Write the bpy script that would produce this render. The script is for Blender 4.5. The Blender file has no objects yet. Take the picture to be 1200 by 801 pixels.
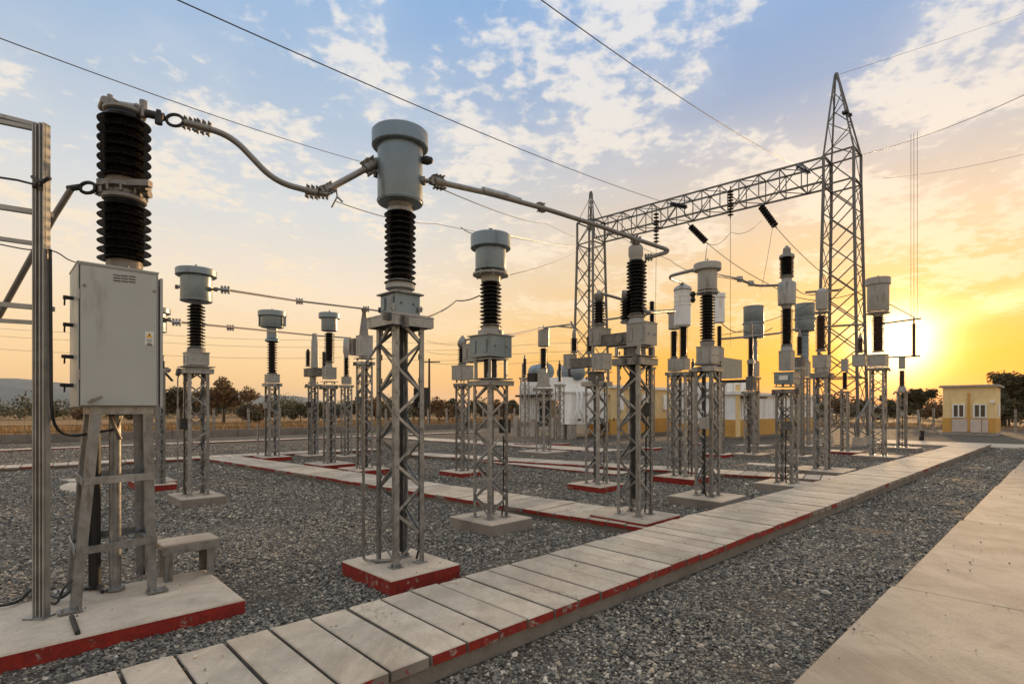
import bpy, math, random
import numpy as np
from mathutils import Vector, Matrix
random.seed(7); rng = np.random.default_rng(7)
S = bpy.context.scene
C = S.collection

# ------------------------------------------------------------------ camera, measured geometry of the yard
FP, HZ, H = 637.0, 479.0, 1.70            # focal length and horizon row in 1200 px wide photo, eye height
cam = bpy.data.cameras.new('camera'); co = bpy.data.objects.new('camera', cam); C.objects.link(co)
co.location = (0, 0, H); co.rotation_euler = (math.radians(90), 0, 0)
cam.sensor_width = 36; cam.lens = FP / 1200 * 36; cam.shift_y = (HZ - 400.5) / 1200
cam.clip_start = .1; cam.clip_end = 20000
S.camera = co
S.render.resolution_x = 1024; S.render.resolution_y = 683
S.view_settings.view_transform = 'Standard'; S.view_settings.look = 'None'
S.view_settings.exposure = 0.27; S.view_settings.gamma = 1
SUN_AZ, SUN_EL = math.atan2(452, FP), math.radians(5.6)      # azimuth from +Y towards +X
sdir = Vector((math.sin(SUN_AZ) * math.cos(SUN_EL), math.cos(SUN_AZ) * math.cos(SUN_EL), math.sin(SUN_EL)))

# ------------------------------------------------------------------ node helpers
class N:
    def __init__(s, tree): s.t = tree; s.n = tree.nodes; s.l = tree.links
    def new(s, ty, **kw):
        n = s.n.new(ty)
        for k, v in kw.items(): setattr(n, k, v)
        return n
    def put(s, inp, v):
        if hasattr(v, 'is_linked') or hasattr(v, 'links'): s.l.new(v, inp)
        else:
            if isinstance(v, (tuple, list)) and len(v) == 3 and inp.type == 'RGBA': v = tuple(v) + (1,)
            inp.default_value = v
    def m(s, op, a, b=None, c=None, clamp=False):
        n = s.new('ShaderNodeMath', operation=op, use_clamp=clamp)
        for i, v in enumerate((a, b, c)):
            if v is not None: s.put(n.inputs[i], v)
        return n.outputs[0]
    def vm(s, op, a, b=None):
        n = s.new('ShaderNodeVectorMath', operation=op); s.put(n.inputs[0], a)
        if b is not None: s.put(n.inputs[1], b)
        return n.outputs['Value'] if op in ('DOT_PRODUCT', 'LENGTH') else n.outputs[0]
    def ramp(s, f, stops, interp='LINEAR'):
        n = s.new('ShaderNodeValToRGB'); s.put(n.inputs[0], f); r = n.color_ramp; r.interpolation = interp
        while len(r.elements) < len(stops): r.elements.new(.5)
        for e, (p, c) in zip(r.elements, stops):
            e.position = p; e.color = tuple(c) + (1,) if isinstance(c, (tuple, list)) else (c, c, c, 1)
        return n.outputs[0]
    def mix(s, f, a, b, mode='MIX'):
        n = s.new('ShaderNodeMix', data_type='RGBA', blend_type=mode)
        s.put(n.inputs[0], f); s.put(n.inputs[6], a); s.put(n.inputs[7], b); return n.outputs[2]
    def noise(s, vec, scale, detail=4, rough=.55, dist=0.0, out=0):
        n = s.new('ShaderNodeTexNoise'); s.put(n.inputs['Vector'], vec); s.put(n.inputs['Scale'], scale)
        s.put(n.inputs['Detail'], detail); s.put(n.inputs['Roughness'], rough); s.put(n.inputs['Distortion'], dist)
        return n.outputs[out]
    def smooth(s, v, a, b):
        n = s.new('ShaderNodeMapRange', interpolation_type='SMOOTHSTEP'); s.put(n.inputs[0], v)
        n.inputs[1].default_value = a; n.inputs[2].default_value = b; return n.outputs[0]

# ------------------------------------------------------------------ sky and sun
W = bpy.data.worlds.new('World'); S.world = W; W.use_nodes = True
w = N(W.node_tree); w.n.clear()
tc = w.new('ShaderNodeTexCoord').outputs['Generated']
dr = w.vm('NORMALIZE', tc)
sp = w.new('ShaderNodeSeparateXYZ'); w.l.new(dr, sp.inputs[0]); dx, dy, dz = sp.outputs
zc = w.m('MAXIMUM', dz, 0.0)
sdot = w.m('MAXIMUM', w.vm('DOT_PRODUCT', dr, tuple(sdir)), 0.0)
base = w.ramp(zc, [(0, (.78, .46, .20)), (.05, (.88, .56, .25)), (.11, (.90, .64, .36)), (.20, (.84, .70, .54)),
                   (.32, (.62, .64, .65)), (.44, (.42, .51, .63)), (.60, (.25, .41, .65)), (.74, (.62, .68, .78)), (.88, (.98, .96, .93))])  # last stops, above the view, added brightness to lift the light on the ground
warm = w.ramp(zc, [(0, (.84, .27, .0)), (.04, (.84, .33, .0)), (.075, (.82, .39, .015)), (.15, (.80, .50, .17)), (.27, (.73, .56, .37)), (.38, (.54, .52, .52)), (.47, (.30, .39, .56)), (.60, (.20, .36, .64)), (.74, (.62, .68, .78)), (.88, (.98, .96, .93))])  # same brightened stops overhead, out of view, to light the yard
haz = w.m('DIVIDE', w.m('ADD', w.m('MULTIPLY', dx, math.sin(SUN_AZ)), w.m('MULTIPLY', dy, math.cos(SUN_AZ))),
          w.m('MAXIMUM', w.m('SQRT', w.m('SUBTRACT', 1.0, w.m('MULTIPLY', dz, dz))), .01))   # cosine of the azimuth away from the sun
wf = w.smooth(haz, .60, .99)
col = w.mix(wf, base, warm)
# cloud sheet seen in perspective
den = w.m('ADD', zc, .13)
cv = w.new('ShaderNodeCombineXYZ'); w.l.new(w.m('DIVIDE', dx, den), cv.inputs[0]); w.l.new(w.m('DIVIDE', dy, den), cv.inputs[1]); cv.inputs[2].default_value = 3.7
n1 = w.m('ADD', w.m('MULTIPLY', w.noise(cv.outputs[0], 20, 5, .55, .1), .62), w.m('MULTIPLY', w.noise(cv.outputs[0], 6, 5, .55, .2), .42))
n2 = w.noise(cv.outputs[0], 2.4, 3, .5, .3)
cover = w.m('ADD', w.m('MULTIPLY', w.m('SUBTRACT', n2, .52), 1.0), w.m('MULTIPLY', w.smooth(haz, .25, .98), .035))
cm = w.smooth(w.m('ADD', n1, cover), .51, .68)
cm = w.m('MULTIPLY', cm, w.smooth(zc, .05, .22))
soft = w.smooth(w.m('ADD', n2, w.m('MULTIPLY', w.noise(cv.outputs[0], 3.2, 5, .6), .5)), .62, .95)
col = w.mix(w.m('MULTIPLY', w.m('MULTIPLY', soft, .28), w.smooth(zc, .08, .30)), col, w.ramp(zc, [(0, (.86, .62, .38)), (.25, (.80, .72, .64)), (.6, (.56, .64, .74))]))
ccol = w.ramp(zc, [(0, (.92, .62, .30)), (.2, (.88, .71, .50)), (.4, (.84, .76, .66)), (.6, (.80, .77, .74)), (.85, (1.0, .98, .95))])  # top stop lies above the view, brightened for the ground light too
col = w.mix(w.m('MULTIPLY', cm, .78), col, ccol)
# brightness round the sun
g1 = w.m('MULTIPLY', w.m('POWER', sdot, 1000.0), 3.6)
g2 = w.m('MULTIPLY', w.m('POWER', sdot, 150.0), .30)
g3 = w.m('MULTIPLY', w.m('POWER', sdot, 40.0), .10)
def scl(f, c):
    n = w.new('ShaderNodeVectorMath', operation='SCALE'); n.inputs[0].default_value = c; w.l.new(f, n.inputs['Scale']); return n.outputs[0]
glow = w.vm('ADD', w.vm('ADD', scl(g1, (1, .82, .46)), scl(g2, (1, .42, .02))), scl(g3, (1, .5, .05)))
az_ = w.m('ARCTAN2', dx, dy)
bd = w.m('DIVIDE', w.m('SUBTRACT', dz, w.m('ADD', .122, w.m('MULTIPLY', w.m('SUBTRACT', az_, .655), .29))), .014)
bd = w.m('ADD', bd, w.m('MULTIPLY', w.m('SUBTRACT', w.noise(cv.outputs[0], 5, 3, .5), .5), 1.2))
bd = w.m('MULTIPLY', w.m('MULTIPLY', w.m('EXPONENT', w.m('MULTIPLY', w.m('MULTIPLY', bd, bd), -1.0)), w.smooth(az_, .56, .70)), w.m('SUBTRACT', 1.0, w.smooth(az_, .75, 1.1)))
col = w.vm('ADD', w.vm('ADD', col, glow), scl(w.m('MULTIPLY', bd, .26), (1, .85, .55)))
sky = w.new('ShaderNodeTexSky', sky_type='NISHITA', sun_disc=False)
sky.sun_elevation = SUN_EL; sky.sun_rotation = SUN_AZ
bg1 = w.new('ShaderNodeBackground'); w.l.new(w.mix(1.0, sky.outputs[0], (.26, .14, .03), 'MULTIPLY'), bg1.inputs[0]); bg1.inputs[1].default_value = .05
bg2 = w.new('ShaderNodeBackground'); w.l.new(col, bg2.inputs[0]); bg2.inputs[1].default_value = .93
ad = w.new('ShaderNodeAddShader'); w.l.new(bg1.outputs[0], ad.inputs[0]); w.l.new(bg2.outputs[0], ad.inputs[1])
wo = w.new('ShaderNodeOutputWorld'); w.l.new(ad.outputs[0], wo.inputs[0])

sl = bpy.data.lights.new('sun', 'SUN'); sl.energy = 4.0; sl.angle = math.radians(4); sl.color = (1.0, .62, .30)
so = bpy.data.objects.new('sun', sl); C.objects.link(so)
so.rotation_euler = (-sdir).to_track_quat('-Z', 'Y').to_euler()

# ------------------------------------------------------------------ yard grid: A runs along the main walkway, B across it
a_ = math.atan2(655, FP)
AX = Vector((math.sin(a_), math.cos(a_), 0)); BX = Vector((-math.cos(a_), math.sin(a_), 0))
ROT = math.atan2(AX.y, AX.x)
def G(x, y, z=0.0):
    d = (H - z) * FP / (y - HZ); return Vector(((x - 600) / FP * d, d, z))
def P(x, y, d): return Vector(((x - 600) / FP * d, d, H + (HZ - y) / FP * d))
def Zh(y, d): return H + (HZ - y) / FP * d
def AB(p): return (p.x * AX.x + p.y * AX.y, p.x * BX.x + p.y * BX.y)
def W_(a, b, z=0.0): return Vector((AX.x * a + BX.x * b, AX.y * a + BX.y * b, z))
def solve(px, p0, ax):                    # distance along ax from p0 to the sight line of column px
    k = (px - 600) / FP; return (k * p0.y - p0.x) / (ax.x - k * ax.y)

# ------------------------------------------------------------------ materials
def material(name, fn, rough=.7, metal=0.0, spec=.5):
    m = bpy.data.materials.new(name); m.use_nodes = True; t = N(m.node_tree)
    b = t.n['Principled BSDF']; b.inputs['Roughness'].default_value = rough; b.inputs['Metallic'].default_value = metal
    b.inputs['Specular IOR Level'].default_value = spec
    t.obj = t.new('ShaderNodeTexCoord').outputs['Object']
    t.pos = t.new('ShaderNodeNewGeometry').outputs['Position']
    def bump(h, dist, strength=.6):
        n = t.new('ShaderNodeBump'); n.inputs['Distance'].default_value = dist; n.inputs['Strength'].default_value = strength
        t.l.new(h, n.inputs['Height']); t.l.new(n.outputs[0], b.inputs['Normal'])
    t.bump = bump; t.b = b
    c = fn(t)
    if c is not None: t.put(b.inputs['Base Color'], c)
    return m
def simple(name, c, rough=.6, metal=0.0, var=.18, scale=9, spec=.5, dirt=None, da=.5, rv=.08):
    def f(t):
        n = t.noise(t.pos, scale, 5, .6)
        lo = tuple(v * (1 - var) for v in c); hi = tuple(min(1, v * (1 + var)) for v in c)
        o = t.ramp(n, [(.3, lo), (.7, hi)])
        if dirt:
            st = t.new('ShaderNodeMapping'); t.l.new(t.pos, st.inputs[0]); st.inputs['Scale'].default_value = (1, 1, .22)
            o = t.mix(t.m('MULTIPLY', t.smooth(t.noise(st.outputs[0], scale * 1.6, 6, .65), .53, .72), da), o, dirt)
        rnd = t.new('ShaderNodeObjectInfo').outputs['Random']; o = t.mix(1.0, o, t.ramp(rnd, [(0, 1 - rv), (1, 1 + rv)]), 'MULTIPLY')
        t.put(t.b.inputs['Roughness'], t.ramp(t.noise(t.pos, scale * 2, 4), [(.3, max(0, rough - .1)), (.7, min(1, rough + .1))]))
        return o
    return material(name, f, rough, metal, spec)
M = {}
M['steel'] = simple('galvanised_steel', (.275, .28, .278), .38, .65, .3, 11, dirt=(.085, .065, .05), da=.55, rv=.32)
M['galv'] = simple('pale_galvanised_steel', (.33, .32, .29), .45, .5, .22, 7, dirt=(.16, .13, .10), da=.5)
M['steel2'] = simple('weathered_steel', (.15, .145, .135), .5, .5, .3, 14, dirt=(.10, .06, .035), da=.7)
M['paint'] = simple('grey_blue_paint', (.20, .25, .28), .36, .5, .12, 5, dirt=(.11, .10, .085), da=.6)
M['paint2'] = simple('pale_grey_paint', (.34, .33, .30), .45, .2, .12, 5, dirt=(.14, .11, .08), da=.65)
M['cab'] = simple('cabinet_paint', (.375, .385, .355), .42, .05, .07, 2.5, dirt=(.19, .175, .145), da=.55)
M['alu'] = simple('aluminium_tube', (.22, .205, .185), .5, .7, .15, 12, dirt=(.22, .18, .13), da=.4)
M['white'] = simple('white_paint', (.80, .80, .77), .5, 0, .08, 3, dirt=(.36, .28, .2), da=.5)
M['porc'] = simple('brown_black_porcelain', (.007, .005, .0045), .3, 0, .3, 20, spec=.3)
M['porc2'] = simple('red_brown_porcelain', (.035, .011, .006), .3, 0, .3, 20, spec=.6)
M['dark'] = simple('dark_metal', (.03, .028, .026), .55, .3, .3, 15)
M['black'] = simple('black_rubber', (.012, .012, .012), .5, 0, .2, 15)
M['wire'] = simple('conductor_wire', (.09, .08, .07), .5, .6, .2, 5)
M['yel'] = simple('yellow_wall_paint', (.80, .60, .30), .8, 0, .08, 3, dirt=(.34, .22, .10), da=.4)
M['ochre'] = simple('ochre_wall_paint', (.62, .34, .08), .8, 0, .1, 3, dirt=(.28, .15, .05), da=.4)
M['glass'] = simple('window_glass', (.03, .03, .03), .12, 0, .1, 5, spec=.8)
M['sign_w'] = simple('sign_white', (.72, .71, .66), .5, 0, .03, 5)
M['sign_y'] = simple('sign_yellow', (.75, .42, .03), .5, 0, .03, 5)
M['sign_k'] = simple('sign_black', (.02, .02, .02), .5, 0, .03, 5)
M['bark'] = simple('bark', (.06, .042, .03), .9, 0, .3, 20)
M['pink'] = simple('door_paint', (.60, .50, .42), .7, 0, .06, 3, dirt=(.36, .30, .25), da=.4)
def conc(name, c, red=None, sc=1.0, crack=None):
    def f(t):
        n = t.noise(t.pos, 3.1 * sc, 8, .65, .4); n2 = t.noise(t.pos, 45, 5, .7); n3 = t.noise(t.pos, .9, 4, .6, 1.0)
        o = t.ramp(n, [(.25, tuple(v * .66 for v in c)), (.5, c), (.78, tuple(min(1, v * 1.22) for v in c))])
        o = t.mix(t.m('MULTIPLY', t.smooth(n3, .45, .68), .55), o, (c[0] * .60, c[1] * .56, c[2] * .52))
        o = t.mix(t.m('MULTIPLY', t.smooth(n2, .3, .7), .28), o, (c[0] * .5, c[1] * .5, c[2] * .5))
        st = t.smooth(t.noise(t.pos, 14, 6, .7, 1.5), .56, .68)
        o = t.mix(t.m('MULTIPLY', st, .35), o, (c[0] * .45, c[1] * .40, c[2] * .34))
        rnd = t.new('ShaderNodeObjectInfo').outputs['Random']
        o = t.mix(1.0, o, t.ramp(rnd, [(0, (.86, .86, .85)), (1, (1.1, 1.09, 1.07))]), 'MULTIPLY')
        if crack:
            vo = t.new('ShaderNodeTexVoronoi', feature='DISTANCE_TO_EDGE'); vo.inputs['Scale'].default_value = crack
            t.l.new(t.vm('ADD', t.pos, t.vm('SCALE', t.noise(t.pos, 1.6, 5, .65, 0, 1)) if False else t.vm('MULTIPLY', t.noise(t.pos, 1.6, 6, .7, 0, 1), (.9, .9, 0))), vo.inputs['Vector'])
            ck = t.m('MULTIPLY', t.m('SUBTRACT', 1.0, t.smooth(vo.outputs['Distance'], .0, .006)), t.smooth(t.noise(t.pos, .7, 3), .47, .55))
            o = t.mix(t.m('MULTIPLY', ck, .7), o, (c[0] * .25, c[1] * .22, c[2] * .2))
            st2 = t.new('ShaderNodeMapping'); t.l.new(t.pos, st2.inputs[0]); st2.inputs['Rotation'].default_value = (0, 0, -.77); st2.inputs['Scale'].default_value = (2.4, .5, 1)
            o = t.mix(t.m('MULTIPLY', t.smooth(t.noise(st2.outputs[0], 2.6, 8, .75, .5), .52, .68), .26), o, (min(1, c[0] * 1.35), min(1, c[1] * 1.32), min(1, c[2] * 1.3)))
            o = t.mix(t.m('MULTIPLY', t.smooth(t.noise(st2.outputs[0], 1.1, 8, .75, .4), .48, .64), .42), o, (c[0] * .58, c[1] * .56, c[2] * .52))
        t.bump(t.m('ADD', n2, t.m('MULTIPLY', n, 1.5)), .006, .6)
        if red:
            r = t.smooth(t.noise(t.pos, 7, 7, .7, .5), red[0], red[1])
            o = t.mix(r, o, t.ramp(t.noise(t.pos, 16, 5, .7), [(.3, (.15, .012, .007)), (.65, (.31, .022, .009))]))
        return o
    return material(name, f, .88)
M['slab'] = conc('walkway_slab', (.53, .455, .365), None, 1.0, .8)
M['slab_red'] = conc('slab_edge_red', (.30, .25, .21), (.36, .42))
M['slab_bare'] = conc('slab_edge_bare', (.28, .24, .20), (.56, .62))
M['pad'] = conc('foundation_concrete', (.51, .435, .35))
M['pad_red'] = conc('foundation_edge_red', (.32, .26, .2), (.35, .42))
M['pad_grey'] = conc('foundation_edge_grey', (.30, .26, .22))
M['wall'] = conc('trench_wall', (.23, .20, .165))
M['pave'] = conc('pavement_concrete', (.46, .375, .28), None, .5, .55)
M['fpost'] = conc('fence_post_concrete', (.42, .38, .33))
def f_grav(t):
    v = t.new('ShaderNodeTexVoronoi'); t.l.new(t.pos, v.inputs['Vector']); v.inputs['Scale'].default_value = 36
    v2 = t.new('ShaderNodeTexVoronoi'); t.l.new(t.pos, v2.inputs['Vector']); v2.inputs['Scale'].default_value = 12
    g = t.new('ShaderNodeSeparateColor'); t.l.new(v.outputs['Color'], g.inputs[0])
    o = t.ramp(g.outputs[0], [(0, (.05, .045, .037)), (.45, (.12, .105, .082)), (.8, (.20, .17, .13)), (1, (.42, .36, .27))])
    o = t.mix(.75, o, t.ramp(v.outputs['Distance'], [(0, 1.0), (.55, .35)]), 'MULTIPLY')
    o = t.mix(1.0, o, t.ramp(t.noise(t.pos, .35, 5, .6), [(.3, (.8, .8, .8)), (.7, (1.2, 1.17, 1.12))]), 'MULTIPLY')
    t.bump(t.m('SUBTRACT', 1.0, t.m('ADD', v.outputs['Distance'], v2.outputs['Distance'])), .03, 1.0)
    return o
M['gravel'] = material('gravel_ground', f_grav, .9)
def f_peb(t):
    r = t.new('ShaderNodeObjectInfo').outputs['Random']
    o = t.ramp(r, [(0, (.035, .032, .027)), (.3, (.11, .104, .09)), (.6, (.19, .176, .15)), (.82, (.26, .236, .195)), (.93, (.36, .30, .22)), (1, (.58, .53, .45))])
    o = t.mix(1.0, o, t.ramp(t.noise(t.obj, 30, 4), [(.3, .75), (.7, 1.2)]), 'MULTIPLY')
    return t.mix(1.0, o, t.ramp(t.noise(t.pos, .35, 5, .6), [(.3, (.82, .82, .82)), (.7, (1.2, 1.17, 1.12))]), 'MULTIPLY')
M['pebble'] = material('pebble_stone', f_peb, .75)
def f_field(t):
    n = t.noise(t.pos, .12, 6, .7, .5); n2 = t.noise(t.pos, 1.5, 8, .75)
    st = t.new('ShaderNodeMapping'); t.l.new(t.pos, st.inputs[0]); st.inputs['Rotation'].default_value = (0, 0, -ROT); st.inputs['Scale'].default_value = (.03, .25, 1)
    o = t.ramp(t.noise(st.outputs[0], 1.0, 5, .6), [(.35, (.10, .055, .022)), (.5, (.28, .14, .035)), (.62, (.38, .19, .045)), (.75, (.13, .08, .035))])
    o = t.mix(.5, o, t.ramp(n2, [(.3, (.10, .06, .03)), (.7, (.38, .21, .06))]))
    return t.mix(1.0, o, t.ramp(n, [(.3, .75), (.7, 1.2)]), 'MULTIPLY')
M['field'] = material('dry_field', f_field, .95)
M['hill'] = simple('hill_scrub', (.085, .105, .10), .95, 0, .35, .01)
M['drygrass'] = simple('dry_grass', (.27, .155, .05), .9, 0, .4, 1.2)
def leaf(name, c1, c2):
    def f(t):
        r = t.noise(t.pos, 2.2, 4, .7)
        t.b.inputs['Subsurface Weight'].default_value = 0
        return t.ramp(r, [(.3, c1), (.7, c2)])
    return material(name, f, .75)
M['leaf1'] = leaf('foliage_dark', (.045, .045, .018), (.10, .085, .03))
M['leaf2'] = leaf('foliage_autumn', (.10, .055, .02), (.20, .11, .035))
M['leaf3'] = leaf('foliage_green', (.05, .055, .022), (.12, .10, .04))

# ------------------------------------------------------------------ mesh builder
class MB:
    def __init__(s): s.v = []; s.f = []; s.mi = []; s.sm = []
    def add(s, vs, fs, mi=0, smooth=False):
        o = len(s.v); s.v += [tuple(v) for v in vs]
        for f in fs: s.f.append(tuple(i + o for i in f)); s.mi.append(mi); s.sm.append(smooth)
    def box(s, c, size, mi=0, rot=0.0, top=1.0, side_mi=None):
        hx, hy, hz = size[0] / 2, size[1] / 2, size[2] / 2; cr, sr = math.cos(rot), math.sin(rot); vs = []
        for k in (-1, 1):
            q = top if k > 0 else 1
            for (i, j) in ((-1, -1), (1, -1), (1, 1), (-1, 1)):
                x, y = i * hx * q, j * hy * q; vs.append((c[0] + x * cr - y * sr, c[1] + x * sr + y * cr, c[2] + k * hz))
        s.add(vs, [(3, 2, 1, 0), (4, 5, 6, 7)], mi)
        s.add(vs, [(0, 1, 5, 4), (1, 2, 6, 5), (2, 3, 7, 6), (3, 0, 4, 7)], mi if side_mi is None else side_mi)
    def bar(s, p, q, wd, th, nrm=(0, 0, 1), mi=0):
        p, q = Vector(p), Vector(q); d = (q - p).normalized(); n = Vector(nrm); n = (n - d * n.dot(d))
        n = n.normalized() if n.length > 1e-4 else d.orthogonal().normalized(); u = d.cross(n)
        vs = [e + u * a * wd / 2 + n * b * th / 2 for e in (p, q) for a, b in ((-1, -1), (1, -1), (1, 1), (-1, 1))]
        s.add(vs, [(3, 2, 1, 0), (4, 5, 6, 7), (0, 1, 5, 4), (1, 2, 6, 5), (2, 3, 7, 6), (3, 0, 4, 7)], mi)
    def angle(s, p, q, wd, th, u, v, mi=0):               # L section from p to q, flanges along u and v
        p, q, u, v = Vector(p), Vector(q), Vector(u), Vector(v)
        pr = [Vector((0, 0)), Vector((wd, 0)), Vector((wd, th)), Vector((th, th)), Vector((th, wd)), Vector((0, wd))]
        vs = [e + u * a.x + v * a.y for e in (p, q) for a in pr]
        s.add(vs, [(0, 1, 2, 3), (0, 3, 4, 5), (9, 8, 7, 6), (11, 10, 9, 6)] + [(i, (i + 1) % 6, (i + 1) % 6 + 6, i + 6) for i in range(6)], mi)
    def lathe(s, prof, c=(0, 0, 0), n=24, mi=0, axis=None, cap=True):
        c = Vector(c); ax = Vector(axis).normalized() if axis is not None else Vector((0, 0, 1))
        u = ax.orthogonal().normalized() if axis is not None else Vector((1, 0, 0)); v = ax.cross(u)
        vs = []; fs = []
        for (r, z) in prof:
            for i in range(n):
                t = 2 * math.pi * i / n; vs.append(c + ax * z + (u * math.cos(t) + v * math.sin(t)) * r)
        for k in range(len(prof) - 1):
            for i in range(n):
                j = (i + 1) % n; fs.append((k * n + i, k * n + j, k * n + n + j, k * n + n + i))
        s.add(vs, fs, mi, True)
        if cap:
            if prof[0][0] > 1e-5: s.add(vs[:n], [tuple(range(n))[::-1]], mi)
            if prof[-1][0] > 1e-5: s.add(vs[-n:], [tuple(range(n))], mi)
    def cyl(s, p, q, r, n=12, mi=0, r2=None):
        p, q = Vector(p), Vector(q); s.lathe([(r, 0), (r if r2 is None else r2, (q - p).length)], p, n, mi, q - p)
    def tube(s, pts, r, n=8, mi=0):
        pts = [Vector(p) for p in pts]; vs = []; fs = []; u = None
        for i, p in enumerate(pts):
            d = (pts[min(i + 1, len(pts) - 1)] - pts[max(i - 1, 0)]).normalized()
            u = d.orthogonal() if u is None else u - d * u.dot(d); u.normalize(); v = d.cross(u)
            for k in range(n):
                t = 2 * math.pi * k / n; vs.append(p + (u * math.cos(t) + v * math.sin(t)) * r)
        for i in range(len(pts) - 1):
            for k in range(n):
                j = (k + 1) % n; fs.append((i * n + k, i * n + j, i * n + n + j, i * n + n + k))
        s.add(vs, fs + [tuple(range(n))[::-1], tuple(range(len(pts) * n - n, len(pts) * n))], mi, True)
    def mesh(s, name, mats):
        me = bpy.data.meshes.new(name); me.from_pydata(s.v, [], s.f)
        for m in (mats if isinstance(mats, (list, tuple)) else [mats]): me.materials.append(M[m] if isinstance(m, str) else m)
        me.polygons.foreach_set('material_index', s.mi); me.polygons.foreach_set('use_smooth', s.sm)
        me.update()
        if any(s.sm): me.set_sharp_from_angle(angle=math.radians(38))
        return me
    def obj(s, name, mats, parent=None, label=None, cat=None, group=None, kind=None):
        return link(name, s.mesh(name, mats), parent, label, cat, group, kind)
def link(name, me, parent=None, label=None, cat=None, group=None, kind=None):
    o = bpy.data.objects.new(name, me); C.objects.link(o); o.parent = parent
    tag(o, label, cat, group, kind); return o
def tag(o, label=None, cat=None, group=None, kind=None):
    for k, v in (('label', label), ('category', cat), ('group', group), ('kind', kind)):
        if v: o[k] = v
def thing(name, label, cat, loc=(0, 0, 0), rz=0.0, group=None):
    o = link(name, None, None, label, cat, group); o.location = loc; o.rotation_euler = (0, 0, rz); o.empty_display_size = .3; return o
def smoothpath(pts, seg=6):
    pts = [Vector(p) for p in pts]; out = []
    for i in range(len(pts) - 1):
        p0, p1, p2, p3 = pts[max(i - 1, 0)], pts[i], pts[i + 1], pts[min(i + 2, len(pts) - 1)]
        for k in range(seg):
            t = k / seg; out.append(.5 * ((2 * p1) + (p2 - p0) * t + (2 * p0 - 5 * p1 + 4 * p2 - p3) * t * t + (3 * p1 - p0 - 3 * p2 + p3) * t ** 3))
    return out + [pts[-1]]
def bend(pts, r=.08, seg=5):                       # polyline with rounded corners
    pts = [Vector(p) for p in pts]; out = [pts[0]]
    for i in range(1, len(pts) - 1):
        a, b, c = pts[i - 1], pts[i], pts[i + 1]; ra = min(r, (a - b).length * .45, (c - b).length * .45)
        p, q = b + (a - b).normalized() * ra, b + (c - b).normalized() * ra
        for k in range(seg + 1):
            t = k / seg; out.append(p * (1 - t) ** 2 + b * 2 * t * (1 - t) + q * t * t)
    return out + [pts[-1]]
def ins_profile(r, z0, z1, n, core=.62):          # sheds from the foot z0 to the head z1
    pr = [(r * core, z0)]; p = (z1 - z0) / n
    for i in range(n):
        z = z0 + i * p; k = 1.0 if i % 2 == 0 else .95
        pr += [(r * core, z + p * .26), (r * k * .95, z + p * .20), (r * k, z + p * .27), (r * k * .97, z + p * .36), (r * (core + .12), z + p * .54), (r * core * 1.02, z + p * .72)]
    return pr + [(r * core, z1)]
# ================================================================== GROUND AND PAVING
def sheet(name, corners, mat, label, z=0.0, sub=1):
    b = MB(); b.add([tuple(c[:2]) + (z,) for c in corners], [(0, 1, 2, 3)], 0)
    return b.obj(name, mat, None, label, None, None, 'structure')
sheet('ground', [(-6500, -1000), (6500, -1000), (6500, 9000), (-6500, 9000)], 'field', 'dry orange brown field stretching to the hills beyond the fence', -.03)
yard = [W_(-12, -16), W_(56, -16), W_(56, 43), W_(-12, 43)]
sheet('gravel_yard', yard, 'gravel', 'grey crushed stone covering the switchyard floor', 0.0)

rects = []                                         # footprints free of loose stone, in A B coordinates
def wk(b0a, b0b, bslope): pass
# main walkway: slabs laid across two trench walls
def walkway(name, label, p0, p1, width, pitch, top=.19, th=.07, red=('slab_bare', 'slab_red'), start=0, near_red=None):
    p0, p1 = Vector(p0), Vector(p1); d = (p1 - p0); L = d.length; d = d.normalized(); nrm = Vector((-d.y, d.x, 0))
    ang = math.atan2(d.y, d.x)
    rt = link(name, None, None, label, None, None, 'structure'); rt.location = (p0.x, p0.y, 0); rt.rotation_euler = (0, 0, ang)
    wb = MB()
    wb.box((L / 2, .09, (top - th) / 2), (L, .12, top - th)); wb.box((L / 2, width - .09, (top - th) / 2), (L, .12, top - th))
    wb.obj('trench_wall', 'wall', rt)
    n = max(2, int(round(L / pitch))); pt = L / n; meshes = []
    for v in range(10):
        b = MB(); g = .011; bv = .007; x1 = pt - g * 2; y0 = random.uniform(-.008, .008); y1 = width + random.uniform(-.008, .008)
        vs = [(0, y0, -th), (x1, y0, -th), (x1, y1, -th), (0, y1, -th), (0, y0, -bv), (x1, y0, -bv), (x1, y1, -bv), (0, y1, -bv),
              (bv, y0 + bv, 0), (x1 - bv, y0 + bv, 0), (x1 - bv, y1 - bv, 0), (bv, y1 - bv, 0)]
        b.add(vs, [(3, 2, 1, 0)], 2); b.add(vs, [(8, 9, 10, 11)], 0)
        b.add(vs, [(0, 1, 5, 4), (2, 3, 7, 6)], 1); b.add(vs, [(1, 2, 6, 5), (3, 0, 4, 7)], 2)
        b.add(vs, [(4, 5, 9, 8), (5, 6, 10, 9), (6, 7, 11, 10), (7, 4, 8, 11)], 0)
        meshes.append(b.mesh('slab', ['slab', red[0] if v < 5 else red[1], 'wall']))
    for i in range(n):
        x = i * pt
        isr = (near_red is None and random.random() < .7) or (near_red is not None and (near_red < x < 9 or random.random() < .12))
        me = random.choice(meshes[5:] if isr else meshes[:5])
        o = link('slab', me, rt); o.location = (x + .007, 0, top + random.uniform(-.004, .004)); o.rotation_euler = (random.uniform(-.002, .002), random.uniform(-.004, .004), random.uniform(-.003, .003))
    a0, a1 = AB(p0), AB(p1)
    rects.append((p0.copy(), d.copy(), nrm.copy(), L, width, top)); return rt
mw0, mw1 = W_(-.3, 2.765), W_(31.2, 2.40)
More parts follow.
